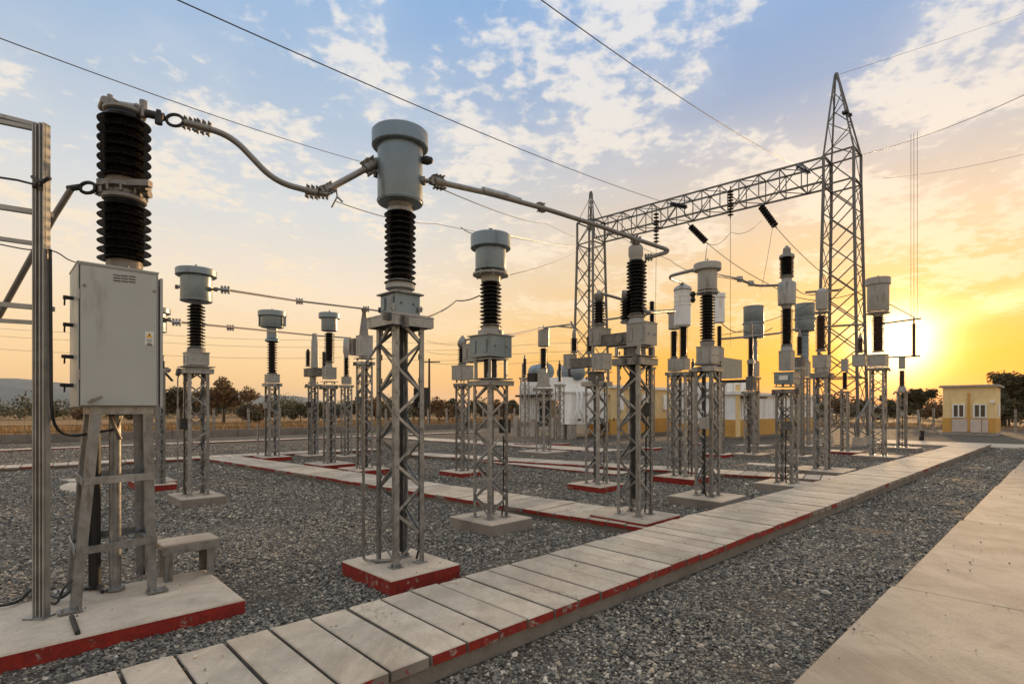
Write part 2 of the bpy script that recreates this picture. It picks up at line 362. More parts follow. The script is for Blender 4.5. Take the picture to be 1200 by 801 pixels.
walkway('main_walkway', 'long walkway of pale concrete slabs with red edge running to the yellow hut', mw0, mw1, 1.10, .285, near_red=2.55)
def cross(name, label, a0, b0, a1, b1, width, pitch, **k):      # walkway running along B, with its near (low A) edge given
    p0, p1 = W_(a1, b1), W_(a0, b0)                              # run towards -B so that the slabs extend to +A
    return walkway(name, label, p0, p1, width, pitch, **k)
cross('cross_walkway', 'slab walkway with red edge crossing the gravel behind the front transformers', 6.28, 3.93, 5.05, 19.6, 1.05, .30, top=.13, th=.06)
g0, g1 = AB(G(950, 560, .12)), AB(G(520, 533.5, .12))
cross('middle_walkway', 'narrow slab walkway with dark red edge through the middle bays', g0[0], 3.6, g1[0] - .8, g1[1] + 2, .95, .34, top=.12, th=.05)
g0 = AB(G(690, 552, .06)); 
cross('inner_walkway', 'pale low slab strip between the middle bays', g0[0], g0[1] - .9, g0[0] - .2, g0[1] + 5.5, .7, .5, top=.06, th=.04)
g0 = AB(G(250, 538, .12)); g1 = AB(G(-40, 549, .12))
walkway('left_walkway', 'far left walkway of pale slabs with a red edge', W_(g1[0] - 3, g1[1]), W_(g0[0] + 6, g0[1] + .2), .95, .34, top=.12, th=.05)
g0 = AB(G(600, 523, .05))
cross('back_walkway', 'pale concrete strip in front of the white transformer', g0[0] + .5, g0[1] - 4.5, g0[0], g0[1] + 12, 1.6, .6, top=.05, th=.04)
g0 = AB(G(300, 516, .05))
walkway('far_walkway', 'distant pale concrete strip before the low wall', W_(g0[0] - 16, g0[1]), W_(g0[0] + 16, g0[1]), .8, .6, top=.06, th=.04)

# right hand pavement: big cast panels
rt = link('pavement', None, None, 'broad brown grey concrete pavement along the right side', None, None, 'structure')
rt.rotation_euler = (0, 0, ROT)
x = -3.0; k = 0
for L in (3.4, 5.55, 4.2, 5.1, 4.6, 5.3, 4.9, 5.2, 5.0, 5.0, 5.0):
    b = MB(); bv = .012; y0, y1 = -3.2, 1.16 - .0045 * (x + L / 2)
    vs = [(x + .003, y0, 0), (x + L - .003, y0, 0), (x + L - .003, y1, 0), (x + .003, y1, 0), (x + .003, y0, .09 - bv), (x + L - .003, y0, .09 - bv), (x + L - .003, y1, .09 - bv), (x + .003, y1, .09 - bv),
          (x + .003 + bv * .4, y0 + bv, .09), (x + L - .003 - bv * .4, y0 + bv, .09), (x + L - .003 - bv * .4, y1 - bv, .09), (x + .003 + bv * .4, y1 - bv, .09)]
    b.add(vs, [(3, 2, 1, 0), (0, 1, 5, 4), (1, 2, 6, 5), (2, 3, 7, 6), (3, 0, 4, 7), (8, 9, 10, 11), (4, 5, 9, 8), (5, 6, 10, 9), (6, 7, 11, 10), (7, 4, 8, 11)])
    b.obj('panel', 'pave', rt); x += L
rects.append((W_(-3, -3.2), AX.copy(), BX.copy(), 60, 4.33, .09))

# hut apron
p = G(1110, 519, .04)
ab = AB(p)
b = MB(); b.box((0, 0, .03), (3.4, 6.2, .06))
o = b.obj('hut_apron', 'slab', None, 'pale concrete apron in front of the yellow hut', None, None, 'structure'); o.location = W_(32.9, 4.0); o.rotation_euler = (0, 0, ROT)
b = MB(); b.box((0, 0, .05), (14, 1.1, .1))
o = b.obj('side_path', 'slab', None, 'pale path leaving the hut apron to the right', None, None, 'structure'); o.location = W_(31.6, -5.5); o.rotation_euler = (0, 0, ROT + math.pi / 2)
# patches of old concrete and lime in the gravel
for (px, py, sa, sb, nm) in ((120, 560, 1.6, .9, 0), (95, 571, .8, 2.0, 0), (820, 606, .9, .35, 0), (640, 545, .9, 2.8, 0), (905, 545, .7, 1.6, 0), (985, 566, 2.6, 1.0, 0)):
    b = MB(); n = 14; vs = [(math.cos(2 * math.pi * i / n) * sa / 2 * random.uniform(.75, 1.1), math.sin(2 * math.pi * i / n) * sb / 2 * random.uniform(.75, 1.1), .025) for i in range(n)]
    vs2 = [(x * 1.1, y * 1.1, -.01) for x, y, z in vs]
    b.add(vs + vs2, [tuple(range(n))] + [(i, i + n, (i + 1) % n + n, (i + 1) % n) for i in range(n)])
    o = b.obj('concrete_patch', 'slab', None, 'irregular pale patch of spilled concrete lying in the gravel', None, None, 'structure'); o.location = G(px, py); o.rotation_euler = (0, 0, ROT)

# ================================================================== KIT FOR THE SWITCHGEAR
ZA = Vector((0, 0, 1))
def support(root, wd, z0, z1, detail, legw=.05, cap=None, capth=.06, ph=None, foot=True, mat='steel'):
    """four angle legs with zigzag bracing between z0 and z1 as the part support_frame; legs and braces are sub-parts"""
    hh = wd / 2; b = MB(); cp = cap or wd * 1.15
    # cap ring of channels with a plate
    b.box((0, 0, z1 - .012), (cp, cp, .016))
    for sx in (-1, 1):
        b.box((sx * (cp / 2 - .012), 0, z1 - capth / 2 - .022), (.02, cp - .01, capth)); b.box((0, sx * (cp / 2 - .012), z1 - capth / 2 - .024), (cp - .046, .02, capth))
    fr = b.obj('support_frame', mat, root)
    zt = z1 - .022
    lm = MB(); lm.angle((-hh, -hh, z0), (-hh, -hh, zt), legw, .007 if detail else legw * .2, (1, 0, 0), (0, 1, 0))
    if foot: lm.box((-hh + .03, -hh + .03, z0 + .006), (.11, .11, .012)); lm.cyl((-hh - .01, -hh + .05, z0 + .012), (-hh - .01, -hh + .05, z0 + .04), .008, 6); lm.cyl((-hh + .06, -hh - .01, z0 + .012), (-hh + .06, -hh - .01, z0 + .04), .008, 6)
    h = zt - z0 - .05; ph = ph or wd * .68; n = max(3, int(round(h / ph))); p = h / n
    if detail:
        for i in range(n + 1):
            z = z0 + .03 + i * p
            lm.box((-hh + legw * .75, -hh + .0125, z), (legw * .9, .005, legw * 1.1)); lm.box((-hh + .0125, -hh + legw * .75, z + p / 2), (.005, legw * .9, legw * 1.1))
            lm.cyl((-hh + legw * .55, -hh - .002, z), (-hh + legw * .55, -hh - .012, z), .009, 6); lm.cyl((-hh - .002, -hh + legw * .55, z + p / 2), (-hh - .012, -hh + legw * .55, z + p / 2), .009, 6)
    lme = lm.mesh('leg', mat)
    for k in range(4):
        o = link('leg', lme, fr); o.rotation_euler = (0, 0, k * math.pi / 2)
    x0, x1 = -hh + legw * .5, hh - legw * .5; bw = legw * .54
    ms = []
    for s in (1, -1):
        bm = MB(); y = -hh + .010 + (.004 if s > 0 else 0)
        bm.angle((x0 * s, y, 0), (x1 * s, y, p), bw, .005 if detail else bw * .3, Vector((-s * p, 0, x1 - x0)).normalized(), (0, 1, 0)); ms.append(bm.mesh('brace', mat))
    if detail:
        for k in range(4):
            for i in range(n):
                o = link('brace', ms[(i + k) % 2], fr); o.rotation_euler = (0, 0, k * math.pi / 2); o.location = (0, 0, z0 + .03 + i * p)
    else:
        b = MB()
        for k in range(4):
            R = Matrix.Rotation(k * math.pi / 2, 3, 'Z')
            for i in range(n):
                s = 1 if (i + k) % 2 == 0 else -1; zz = z0 + .03 + i * p
                b.bar(R @ Vector((x0 * s, -hh + .01, zz)), R @ Vector((x1 * s, -hh + .01, zz + p)), bw, .01, R @ Vector((0, 1, 0)))
        b.obj('bracing', mat, fr)
    return fr

class Post:
    """one piece of equipment on a lattice support, placed by where its foot stands in the yard"""
    def __init__(s, name, label, cat, cx, cy, pad=(.8, .9, .15), edges='grey', group=None, pad_off=(0, 0)):
        s.t = pad[2]; s.p = G(cx, cy, s.t); s.d = s.p.y; s.cx = cx
        s.r = thing(name, label, cat, (s.p.x, s.p.y, 0), ROT, group)
        b = MB(); e = 'pad_red' if edges == 'red' else 'pad_grey'; bv = .012; t = s.t; sa, sb = pad[0] / 2, pad[1] / 2
        oa, ob = pad_off
        j = lambda: random.uniform(-.008, .008)
        vs = [(oa + i * sa + j(), ob + k * sb + j(), z) for z in (-.02, t - bv) for i, k in ((-1, -1), (1, -1), (1, 1), (-1, 1))] + [(oa + i * (sa - bv), ob + k * (sb - bv), t) for i, k in ((-1, -1), (1, -1), (1, 1), (-1, 1))]
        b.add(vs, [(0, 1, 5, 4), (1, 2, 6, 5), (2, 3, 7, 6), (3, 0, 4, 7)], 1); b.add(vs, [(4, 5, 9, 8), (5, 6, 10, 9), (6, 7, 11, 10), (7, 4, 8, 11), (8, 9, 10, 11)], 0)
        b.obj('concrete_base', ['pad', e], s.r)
        c = s.p + AX * (oa - sa) + BX * (ob - sb); rects.append((Vector((c.x, c.y, 0)), AX.copy(), BX.copy(), sa * 2, sb * 2, s.t))
    def at(s, px, ax='B'):                          # local xy and depth of a column of the photo along one yard axis
        if px is None: return Vector((0, 0, 0)), s.d
        a = BX if ax == 'B' else AX; t = solve(px, s.p, a); q = s.p + a * t
        return (Vector((0, t, 0)) if ax == 'B' else Vector((t, 0, 0))), q.y
    def frame(s, ytop, wpx, detail=True, cap=1.15, legw=.05, ph=None, capth=.06):
        wd = wpx * s.d / FP / 1.41; s.wd = wd; s.zt = Zh(ytop, s.d)
        if detail and s.d < 32:
            r_ = random.Random(int(s.cx)); hh = wd / 2; h_ = s.zt - s.t; sx = r_.choice((-1, 1))
            b = MB(); zb_ = s.t + h_ * r_.uniform(.5, .72); b.box((sx * (hh + .05), -hh * .3, zb_), (.09, .15, .2)); b.box((sx * (hh + .10), -hh * .3, zb_), (.012, .13, .18)); b.obj('junction_box', r_.choice(['paint2', 'steel2', 'dark']), s.r)
            b = MB(); x_, y_ = sx * (hh + .03), -hh * .3; b.tube([(x_, y_, zb_ - .1), (x_, y_ + .01, s.t + .12), (x_ - sx * .04, y_, s.t + .01)], .013, 7); b.tube([(x_, y_, zb_ + .1), (x_ + .01, y_, s.zt - .12), (x_ * .6, y_, s.zt - .04)], .011, 7); b.obj('conduit', 'dark', s.r)
            e_ = wd * cap / 2
            for i_ in range(5):
                u_ = r_.uniform(-1, 1) * e_ * .9; k_ = r_.choice((-1, 1)); z_ = s.zt - r_.uniform(.02, .1); q_ = (u_, k_ * (e_ + .02)) if i_ % 2 else (k_ * (e_ + .02), u_)
                b = MB(); b.box((q_[0], q_[1], z_), (.05, .05, r_.uniform(.05, .12))); b.cyl((q_[0], q_[1], z_ - .02), (q_[0] * 1.12, q_[1] * 1.12, z_ - .02), .012, 6); b.obj('frame_bracket', 'steel2', s.r)
        s.fr = support(s.r, wd, s.t, s.zt, detail, legw, wd * cap, capth, ph)
    def box(s, y0, y1, wpx, px=None, mat='paint2', name='terminal_box', ax='B', la=None, lb=None, bolts=True):
        q, d = s.at(px, ax); z1, z0 = Zh(y0, d), Zh(y1, d); w_ = wpx * d / FP / 1.41; la = la or w_; lb = lb or w_
        b = MB(); b.box((q.x, q.y, (z0 + z1) / 2), (la, lb, z1 - z0)); b.box((q.x, q.y, z1 + .008), (la * 1.06, lb * 1.06, .016))
        if bolts:
            for sx in (-1, 1):
                b.cyl((q.x + sx * la * .25, q.y - lb / 2, (z0 + z1) / 2), (q.x + sx * la * .25, q.y - lb / 2 - .02, (z0 + z1) / 2), .012, 8)
                b.box((q.x - la / 2 - .006, q.y + sx * lb * .28, (z0 + z1) / 2), (.012, lb * .2, (z1 - z0) * .6))
        return b.obj(name, mat, s.r)
    def ins(s, y0, y1, wpx, n=12, px=None, mat='porc', ax='B', core=.62, seg=24, name='insulator'):
        q, d = s.at(px, ax); z1, z0 = Zh(y0, d), Zh(y1, d); r = wpx * d / FP / 2
        b = MB(); b.lathe(ins_profile(r, z0, z1, n, core), q, seg); o = b.obj(name, mat, s.r)
        b = MB(); h = min(.05, (z1 - z0) * .12)
        b.lathe([(r * .86, z0 - h * .2), (r * .86, z0 + h * .3), (r * .7, z0 + h * .9), (r * .62, z0 + h)], q, seg)
        for i in range(6):
            t = i * math.pi / 3; b.cyl((q.x + r * .78 * math.cos(t), q.y + r * .78 * math.sin(t), z0 + h * .3), (q.x + r * .78 * math.cos(t), q.y + r * .78 * math.sin(t), z0 + h * .7), r * .07, 6)
        b.obj('flange', 'paint2', s.r); return o
    def head(s, ycap, ybody, ybot, wcap, wbody, px=None, mat='paint', caph=None, dome=False, ring=None, pin=True, name='tank', neck=True):
        q, d = s.at(px); zc, zb, z0 = Zh(ycap, d), Zh(ybody, d), Zh(ybot, d); rc, rb = wcap * d / FP / 2, wbody * d / FP / 2
        b = MB(); b.lathe([(rb * .86, z0), (rb * .985, z0 + .008), (rb, z0 + .02), (rb, zb)], q, 40)
        nk = zb - z0; b.lathe([(rb + .006, z0 + nk * .04), (rb + .006, z0 + nk * .04 + .014)], q, 40)
        o = b.obj(name, mat, s.r)
        b = MB()
        if dome: b.lathe([(rc, zb), (rc, zb + (zc - zb) * .35), (rc * .9, zb + (zc - zb) * .65), (rc * .55, zc - .01), (.01, zc)], q, 40)
        else: b.lathe([(rc - .012, zb - .004), (rc, zb + .006), (rc, zc - .012), (rc - .012, zc), (rc * .5, zc + .012), (.01, zc + .018)], q, 40)
        b.obj('cap', mat, s.r)
        if pin:
            b = MB(); b.lathe([(rb * .16, zc), (rb * .16, zc + .05), (rb * .09, zc + .055), (rb * .09, zc + .09)], q, 10); b.obj('filler_plug', 'paint2', s.r)
        if ring:
            b = MB(); zr = Zh(ring[0], d); rr = ring[1] * d / FP / 2; b.lathe([(rr * .8, zr - .012), (rr, zr - .012), (rr, zr + .012), (rr * .8, zr + .012)], q, 36)
            for i in range(8):
                t = i * math.pi / 4 + .2; c = Vector((q.x + rr * .93 * math.cos(t), q.y + rr * .93 * math.sin(t), zr)); b.cyl(c - ZA * .035, c + ZA * .03, .010, 6)
            b.obj('clamp_ring', 'paint2', s.r)
        return o
    def col(s, prof, px=None, mat='paint2', name='column', seg=20, ax='B'):            # [(y, width px), ...]
        q, d = s.at(px, ax); b = MB(); b.lathe([(w_ * d / FP / 2, Zh(y, d)) for y, w_ in prof], q, seg); return b.obj(name, mat, s.r)
    def plate(s, y, wpx, th=.014, px=None, mat='steel', name='plate', la=None, lb=None):
        q, d = s.at(px); w_ = wpx * d / FP / 1.41; b = MB(); b.box((q.x, q.y, Zh(y, d)), (la or w_, lb or w_, th)); return b.obj(name, mat, s.r)
    def world(s, px, py, ax='B'):
        q, d = s.at(px, ax); return P(px, py, d)
    def loc(s, v):                                  # world point to local coordinates
        e = v - Vector((s.p.x, s.p.y, 0)); return Vector((e.dot(AX), e.dot(BX), e.z))
    def pipe(s, pts, r, mat='steel', name='conduit', rd=.06):
        b = MB(); b.tube(bend([s.loc(p) if isinstance(p, Vector) else Vector(p) for p in pts], rd), r, 8); return b.obj(name, mat, s.r)
    def terminal(s, py, side, wbody, name='terminal', sz=1.0):
        """stub with clamp on the tank, side -1 points to -A... the left, +1 to the right of the picture"""
        rb = wbody * s.d / FP / 2; z = Zh(py, s.d); b = MB(); dv = s.loc(Vector((s.p.x, s.p.y, 0)) + Vector((side, 0, 0))).normalized()
        p0 = dv * rb * .9 + ZA * z; p1 = dv * (rb + .10 * sz) + ZA * z
        b.cyl(p0, dv * (rb + .03) + ZA * z, .045 * sz, 12); b.cyl(p0, p1, .022 * sz, 10); b.box((p1.x, p1.y, p1.z), (.05 * sz, .05 * sz, .07 * sz))
        for a in (-1, 1): b.cyl(p1 + ZA * a * .02 - dv * .0 + dv.cross(ZA) * .045 * sz, p1 + ZA * a * .02 - dv.cross(ZA) * .045 * sz, .008 * sz, 6)
        b.obj(name, 'alu', s.r)
def clampmesh(b, p, d, s=1.0):                     # bolted tube clamp round point p on a tube with direction d
    d = Vector(d).normalized(); u = d.cross(ZA).normalized() if abs(d.z) < .95 else Vector((1, 0, 0)); v = d.cross(u)
    b.cyl(p - d * .06 * s, p + d * .06 * s, .034 * s, 10)
    for k in (-1, 0, 1):
        c = p + d * k * .045 * s; b.bar(c - v * .055 * s, c + v * .055 * s, .03 * s, .022 * s, u); b.cyl(c - v * .05 * s - u * .035 * s, c - v * .05 * s + u * .035 * s, .008 * s, 6); b.cyl(c + v * .05 * s - u * .035 * s, c + v * .05 * s + u * .035 * s, .008 * s, 6)
# ================================================================== THE TRANSFORMERS AND DISCONNECTORS, FRONT TO BACK
GC = 'current transformers on lattice supports'; GD = 'disconnectors on lattice supports'
# 1 the tall one in front
T1 = s = Post('current_transformer', 'tallest blue grey current transformer with flat cap, on the nearest red edged concrete block', 'current transformer', 469, 658, (.80, .93, .15), 'red', GC)
s.frame(372, 56, True, 1.42, .052, capth=.09)
s.plate(371, 62, .012, name='base_plate'); s.box(346, 369, 46, mat='paint'); s.plate(346, 56, .014, name='lid')
s.ins(248, 334, 37, 13, seg=36)
s.col([(345, 24), (341, 24), (339, 34), (335, 34), (333, 26)], name='lower_flange')
s.col([(250, 30), (246, 30), (244, 22), (239, 30)], name='upper_flange')
s.head(156, 174, 240, 65, 52)
s.terminal(190, -1, 52); s.terminal(212, 1, 52)
q = MB()
for sx in (-.03, .05): q.box((sx - .17, .14, s.zt + .03), (.09, .05, .03))
zz = Zh(600, s.d)
b = MB(); z1 = Zh(203, s.d); rb = 26 * s.d / FP; dv = s.loc(Vector((s.p.x + 1, s.p.y, 0))).normalized()
c = dv * (rb + .05) + ZA * Zh(188, s.d); b.box(tuple(-dv * (rb + .01) + ZA * z1), (.05, .05, .08)); b.obj('side_bracket', 'dark', s.r); b = MB()
b.lathe([(.008, -.06), (.035, -.05), (.045, 0), (.03, .05), (.008, .06)], c, 14, 0, dv); b.cyl(dv * (rb - .01) + ZA * Zh(188, s.d), c, .02, 8)
b.obj('relief_valve', 'dark', s.r)
s.pipe([(-.30, .20, .30), (-.30, .20, Zh(430, s.d)), (-.14, .12, Zh(398, s.d)), (-.14, .12, s.zt - .1)], .014, 'steel')
s.pipe([(-.30, .20, .32), (-.30, .20, .18), (-.02, .02, .17)], .016, 'steel', 'drain_pipe')
b = MB(); b.box((.02, .02, (s.zt + .15) / 2), (.02, .05, s.zt - .35)); b.obj('dark_leg_bar', 'dark', s.r)  # dark bar added to stand in for the dark look of the back leg
# 2 second
s = T2 = Post('current_transformer', 'blue grey current transformer with wide cap on the plain grey block behind the tallest one', 'current transformer', 575, 605, (.80, .88, .16), 'grey', GC)
s.frame(446, 41, True, 1.35, .05, capth=.05)
s.plate(444, 52, name='lower_plate'); s.plate(421, 42, name='upper_plate')
for i, j in ((-1, -1), (1, -1), (1, 1), (-1, 1)):
    b = MB(); b.cyl((i * s.wd * .42, j * s.wd * .42, Zh(444, s.d)), (i * s.wd * .42, j * s.wd * .42, Zh(421, s.d)), .025, 8); b.obj('standoff', 'paint2', s.r)
s.col([(444, 16), (421, 16)], mat='dark', name='centre_drum')
s.box(395, 419, 49, mat='paint'); s.plate(394, 56, .012, name='lid')
s.box(404, 424, 20, px=556, name='drive_housing', mat='paint2', la=.18, lb=.34)
s.col([(393, 30), (388, 30), (386, 22), (383, 22)], name='lower_flange')
s.ins(331, 384, 26, 12, seg=32); s.head(276, 292, 318, 47, 36, ring=(322, 42)); s.col([(331, 22), (318, 24)], name='neck')
b = MB(); z = Zh(272, s.d); b.lathe([(.05, -.04), (.06, 0), (.03, .02), (.03, .05)], (0, 0, z), 10); b.bar((-.09, 0, z), (.09, 0, z), .03, .02); b.obj('top_terminal', 'alu', s.r)
s.pipe([(.25, .24, Zh(470, s.d)), (.25, .24, Zh(440, s.d)), (.1, .1, Zh(430, s.d))], .012)
# 3 left
s = T3 = Post('current_transformer', 'current transformer on the grey block right of the cabinet, busbar leaving its head', 'current transformer', 230, 579, (.72, .95, .15), 'grey', GC)
s.frame(432, 31, True, 1.38, .052, capth=.07); s.plate(430, 46, name='base_plate'); s.box(414, 428, 31, mat='paint2')
s.col([(413, 18), (410, 20), (408, 16)], name='lower_flange'); s.ins(357, 409, 20, 14); s.head(316, 324, 354, 43, 33); s.terminal(336, -1, 33); s.terminal(339, 1, 33)
s.pipe([(-.24, .24, .2), (-.24, .24, Zh(440, s.d)), (-.1, .1, Zh(432, s.d))], .012)
# 4 small far left
s = T4 = Post('current_transformer', 'small distant current transformer with drooping cap skirt where the left walkways meet', 'current transformer', 319, 534, (.9, 1.0, .15), 'red', GC)
s.frame(449, 18, True, 1.35, .06, capth=.08); s.box(439, 448, 18, mat='paint2'); s.ins(399, 438, 12, 13); s.col([(400, 16), (398, 16), (396, 12), (385, 12)], name='neck', mat='paint')
s.head(365, 371, 384, 31, 25)
b = MB(); d_ = s.d
for sg in (-1, 1):
    dv = s.loc(Vector((s.p.x + sg, s.p.y, 0))).normalized(); b.box(tuple(dv * 14.5 * d_ / FP + ZA * Zh(376, d_)), (.07, .07, .35))
b.obj('cap_skirt', 'paint', s.r)
s.pipe([(-.35, .3, .2), (-.35, .3, 1.2)], .03)
# 9 hidden behind the cabinet
s = T9 = Post('current_transformer', 'current transformer half hidden behind the right edge of the grey cabinet', 'current transformer', 179, 562, (.75, .9, .15), 'red', GC)
s.frame(430, 28, True, 1.35, .05); s.box(417, 429, 26, mat='paint2'); s.ins(392, 415, 18, 8); s.head(361, 367, 389, 36, 28); s.terminal(374, 1, 28)
s = Post('disconnector_post', 'slim lattice post with small fittings seen right of the cabinet edge', 'lattice post', 188, 566, (.55, .5, .13), 'red')
s.frame(432, 12, False, 1.3, .05); s.box(424, 431, 10, mat='dark', bolts=False); s.col([(424, 5), (416, 5)], name='stub', mat='dark')
b = MB(); b.bar((-.12, .1, Zh(420, s.d)), (.2, -.1, Zh(446, s.d)), .05, .04); b.obj('lever', 'dark', s.r)
# 5 and the cluster round it
s = T5 = Post('current_transformer', 'distant current transformer with round cap rising over the cluster left of the tallest one', 'current transformer', 386, 542, (1.0, 1.15, .15), 'red', GC)
s.frame(451, 15.5, True, 1.4, .055, capth=.08); s.plate(447, 22, name='base_plate'); s.box(431, 444, 17, mat='paint2'); s.col([(431, 10), (426, 8), (424, 8)], name='lower_flange')
s.ins(390, 425, 12.5, 13); s.head(367, 373, 388, 24, 18)
s = D6 = Post('disconnector', 'distant disconnector with pale tapered column left of the round capped transformer', 'disconnector', 367, 532, (.9, 1.0, .12), 'grey', GD)
s.frame(450, 13, True, 1.4, .055); s.box(432, 441, 16, mat='steel2', la=.35, lb=.75); s.col([(450, 8), (441, 8)], name='pedestal')
s.col([(432, 9), (400, 8), (393, 5.5), (391, 5.5)], px=369, name='pale_column', mat='paint2'); s.ins(411, 429, 6.5, 8, px=361, seg=14); s.ins(412, 430, 6, 8, px=380, seg=14)
s.col([(411, 3), (409, 3)], px=361, name='stub', mat='dark')
s = D7 = Post('instrument_transformer', 'slim distant instrument transformer right of the round capped one', 'instrument transformer', 406, 533, (.8, .9, .12), 'grey')
s.frame(451, 14, False, 1.3, .05); s.box(442, 450, 12, mat='paint2'); s.ins(419, 441, 7.5, 12, seg=16); s.col([(419, 5), (412, 8), (398, 7), (396, 4)], name='tank', mat='paint2')
s = D8 = Post('disconnector', 'disconnector with a tapered cone column and box drive just left of the tallest transformer', 'disconnector', 427, 548, (.95, 1.1, .15), 'red', GD)
s.frame(424, 20, True, 1.3, .055); s.plate(420, 26, name='base_plate'); s.box(394, 417, 20, mat='paint2'); s.box(398, 416, 10, px=418, mat='steel2', la=.3, lb=.3, name='drive_housing')
s.col([(393, 12), (384, 10), (376, 8), (366, 5), (364, 7), (361, 7)], name='cone_column', mat='alu'); s.col([(420, 12), (416, 12)], name='pedestal')
for k in range(4):
    pass
# 540 behind CT2
s = D54 = Post('disconnector', 'small disconnector on lattice left of the second transformer, with ball topped insulator', 'disconnector', 542, 551, (.8, .9, .12), 'red', GD)
s.frame(449, 17, True, 1.3, .055); s.box(429, 445, 18, mat='paint2', la=.35, lb=.45); s.ins(408, 427, 12, 7, seg=20); s.col([(408, 8), (404, 12), (400, 11), (396, 6), (393, 2)], name='ball_cap', mat='alu')
# 10 large disconnector
s = D10 = Post('disconnector', 'large disconnector with one tall and two shorter insulators on a red edged block at centre', 'disconnector', 744, 602, (.92, .95, .17), 'red', GD)
s.frame(420, 42, True, 1.3, .052, capth=.08); s.plate(418, 52, name='base_plate'); s.plate(407, 46, name='upper_plate')
s.col([(418, 26), (407, 26)], name='turntable', mat='steel2')
for i, j in ((-1, -1), (1, -1), (1, 1), (-1, 1)):
    b = MB(); b.cyl((i * s.wd * .5, j * s.wd * .5, Zh(418, s.d)), (i * s.wd * .5, j * s.wd * .5, Zh(406, s.d)), .03, 8); b.obj('standoff', 'paint2', s.r)
s.box(380, 405, 20, px=752, mat='paint2', la=.30, lb=.32, name='drive_box'); s.box(386, 405, 14, px=703, mat='paint2', la=.26, lb=.22, name='end_box')
qa, _ = s.at(741); qb, _ = s.at(708)
b = MB(); zc_ = (Zh(388, s.d) + Zh(404, s.d)) / 2; L_ = (qb - qa).length; my = (qa.y + qb.y) / 2
for sx in (-1, 1): b.box((sx * .10, my, zc_), (.012, L_, .17)); b.box((sx * .085, my, zc_ + .08), (.05, L_, .012)); b.box((sx * .085, my, zc_ - .08), (.05, L_, .012))
b.obj('channel_beam', 'steel2', s.r)
b = MB(); b.lathe([(.06, -.13), (.06, .13)], (0, my - .1, zc_), 14, 0, (1, 0, 0)); b.obj('drive_drum', 'alu', s.r)
s.ins(305, 371, 24, 16, px=746, seg=32); s.col([(381, 20), (378, 20), (371, 15)], px=746, name='lower_flange'); s.col([(305, 15), (302, 15), (300, 17), (290, 17), (287, 12), (285, 9)], px=745, name='tank', mat='paint2')
s.ins(353, 382, 15, 9, px=702, seg=24); s.col([(353, 9), (350, 12), (345, 12), (342, 5), (340, 3)], px=702, name='end_cap', mat='alu')
s.ins(351, 378, 15, 8, px=734, seg=24); s.col([(351, 8), (349, 11), (344, 11), (342, 6)], px=734, name='end_cap', mat='alu')
s.ins(353, 383, 7, 11, px=764, seg=14, ax='A')
b = MB(); b.bar(s.loc(s.world(764, 384, 'A')), (0, 0, Zh(392, s.d)), .05, .03); b.obj('side_bracket', 'steel', s.r)
p = [s.world(730, 342), s.world(740, 342), s.world(749, 350), s.world(755, 364)]; e = P(790, 364, 9.9)
s.pipe(p + [s.world(760, 366), e], .028, 'alu', 'jumper_tube', .12)
s.pipe([(.0, .0, .4), (.0, .0, s.zt)], .05, 'dark', 'drive_shaft')
# 11 second disconnector
s = D11 = Post('disconnector', 'disconnector with two short insulators on a long box, left of the large central one', 'disconnector', 699, 566, (.85, .9, .12), 'red', GD)
s.frame(447, 27, True, 1.35, .055, capth=.08); s.plate(436, 38, name='base_plate'); s.col([(446, 20), (436, 20)], name='turntable', mat='steel2')
s.box(415, 433, 15, px=705, mat='paint2', la=.30, lb=.30, name='drive_box'); s.box(416, 432, 10, px=668, mat='paint2', la=.22, lb=.20, name='end_box')
qa, _ = s.at(698); qb, _ = s.at(672); my = (qa.y + qb.y) / 2; L_ = (qb - qa).length; b = MB(); zc_ = Zh(424, s.d)
for sx in (-1, 1): b.box((sx * .10, my, zc_), (.014, L_, .2)); b.box((sx * .085, my, zc_ + .1), (.05, L_, .014))
b.obj('channel_beam', 'steel2', s.r)
s.ins(396, 413, 9.5, 7, px=673, seg=18); s.ins(394, 414, 9, 8, px=691, seg=18); s.col([(396, 5), (392, 5), (388, 4), (385, 2)], px=673, name='end_cap', mat='alu')
b = MB(); p_ = s.loc(s.world(673, 384)); b.bar(p_, p_ + Vector((0, .45, .08)), .04, .03); b.bar(p_, p_ + Vector((0, .1, .15)), .03, .03); b.obj('contact_arm', 'alu', s.r)
# 12, 13
s = D12 = Post('voltage_transformer', 'pale voltage transformer with a ribbed white upper drum and domed lid, mid yard', 'voltage transformer', 800, 557, (.95, 1.0, .14), 'red')
s.frame(436, 24, True, 1.3, .055); s.box(421, 433, 17, mat='paint2'); s.ins(383, 420, 11, 16, seg=18, px=801); s.col([(383, 14), (381, 19), (358, 19)], name='tank', mat='white', px=800)
s.ins(340, 359, 20, 7, mat='white', core=.88, px=800, name='ribbed_drum'); s.col([(341, 17), (340, 21), (337, 19), (334, 10), (332, 5)], name='domed_lid', mat='paint2', px=800)
s = D12b = Post('voltage_transformer', 'small slim voltage transformer with a flat lid left of the ribbed white drum', 'voltage transformer', 790, 549, (.8, .8, .12), 'grey')
s.frame(436, 17, False, 1.3, .055); s.box(421, 435, 15, mat='paint2'); s.ins(388, 420, 10, 14, seg=18); s.head(364, 367, 386, 17, 13, mat='paint2')
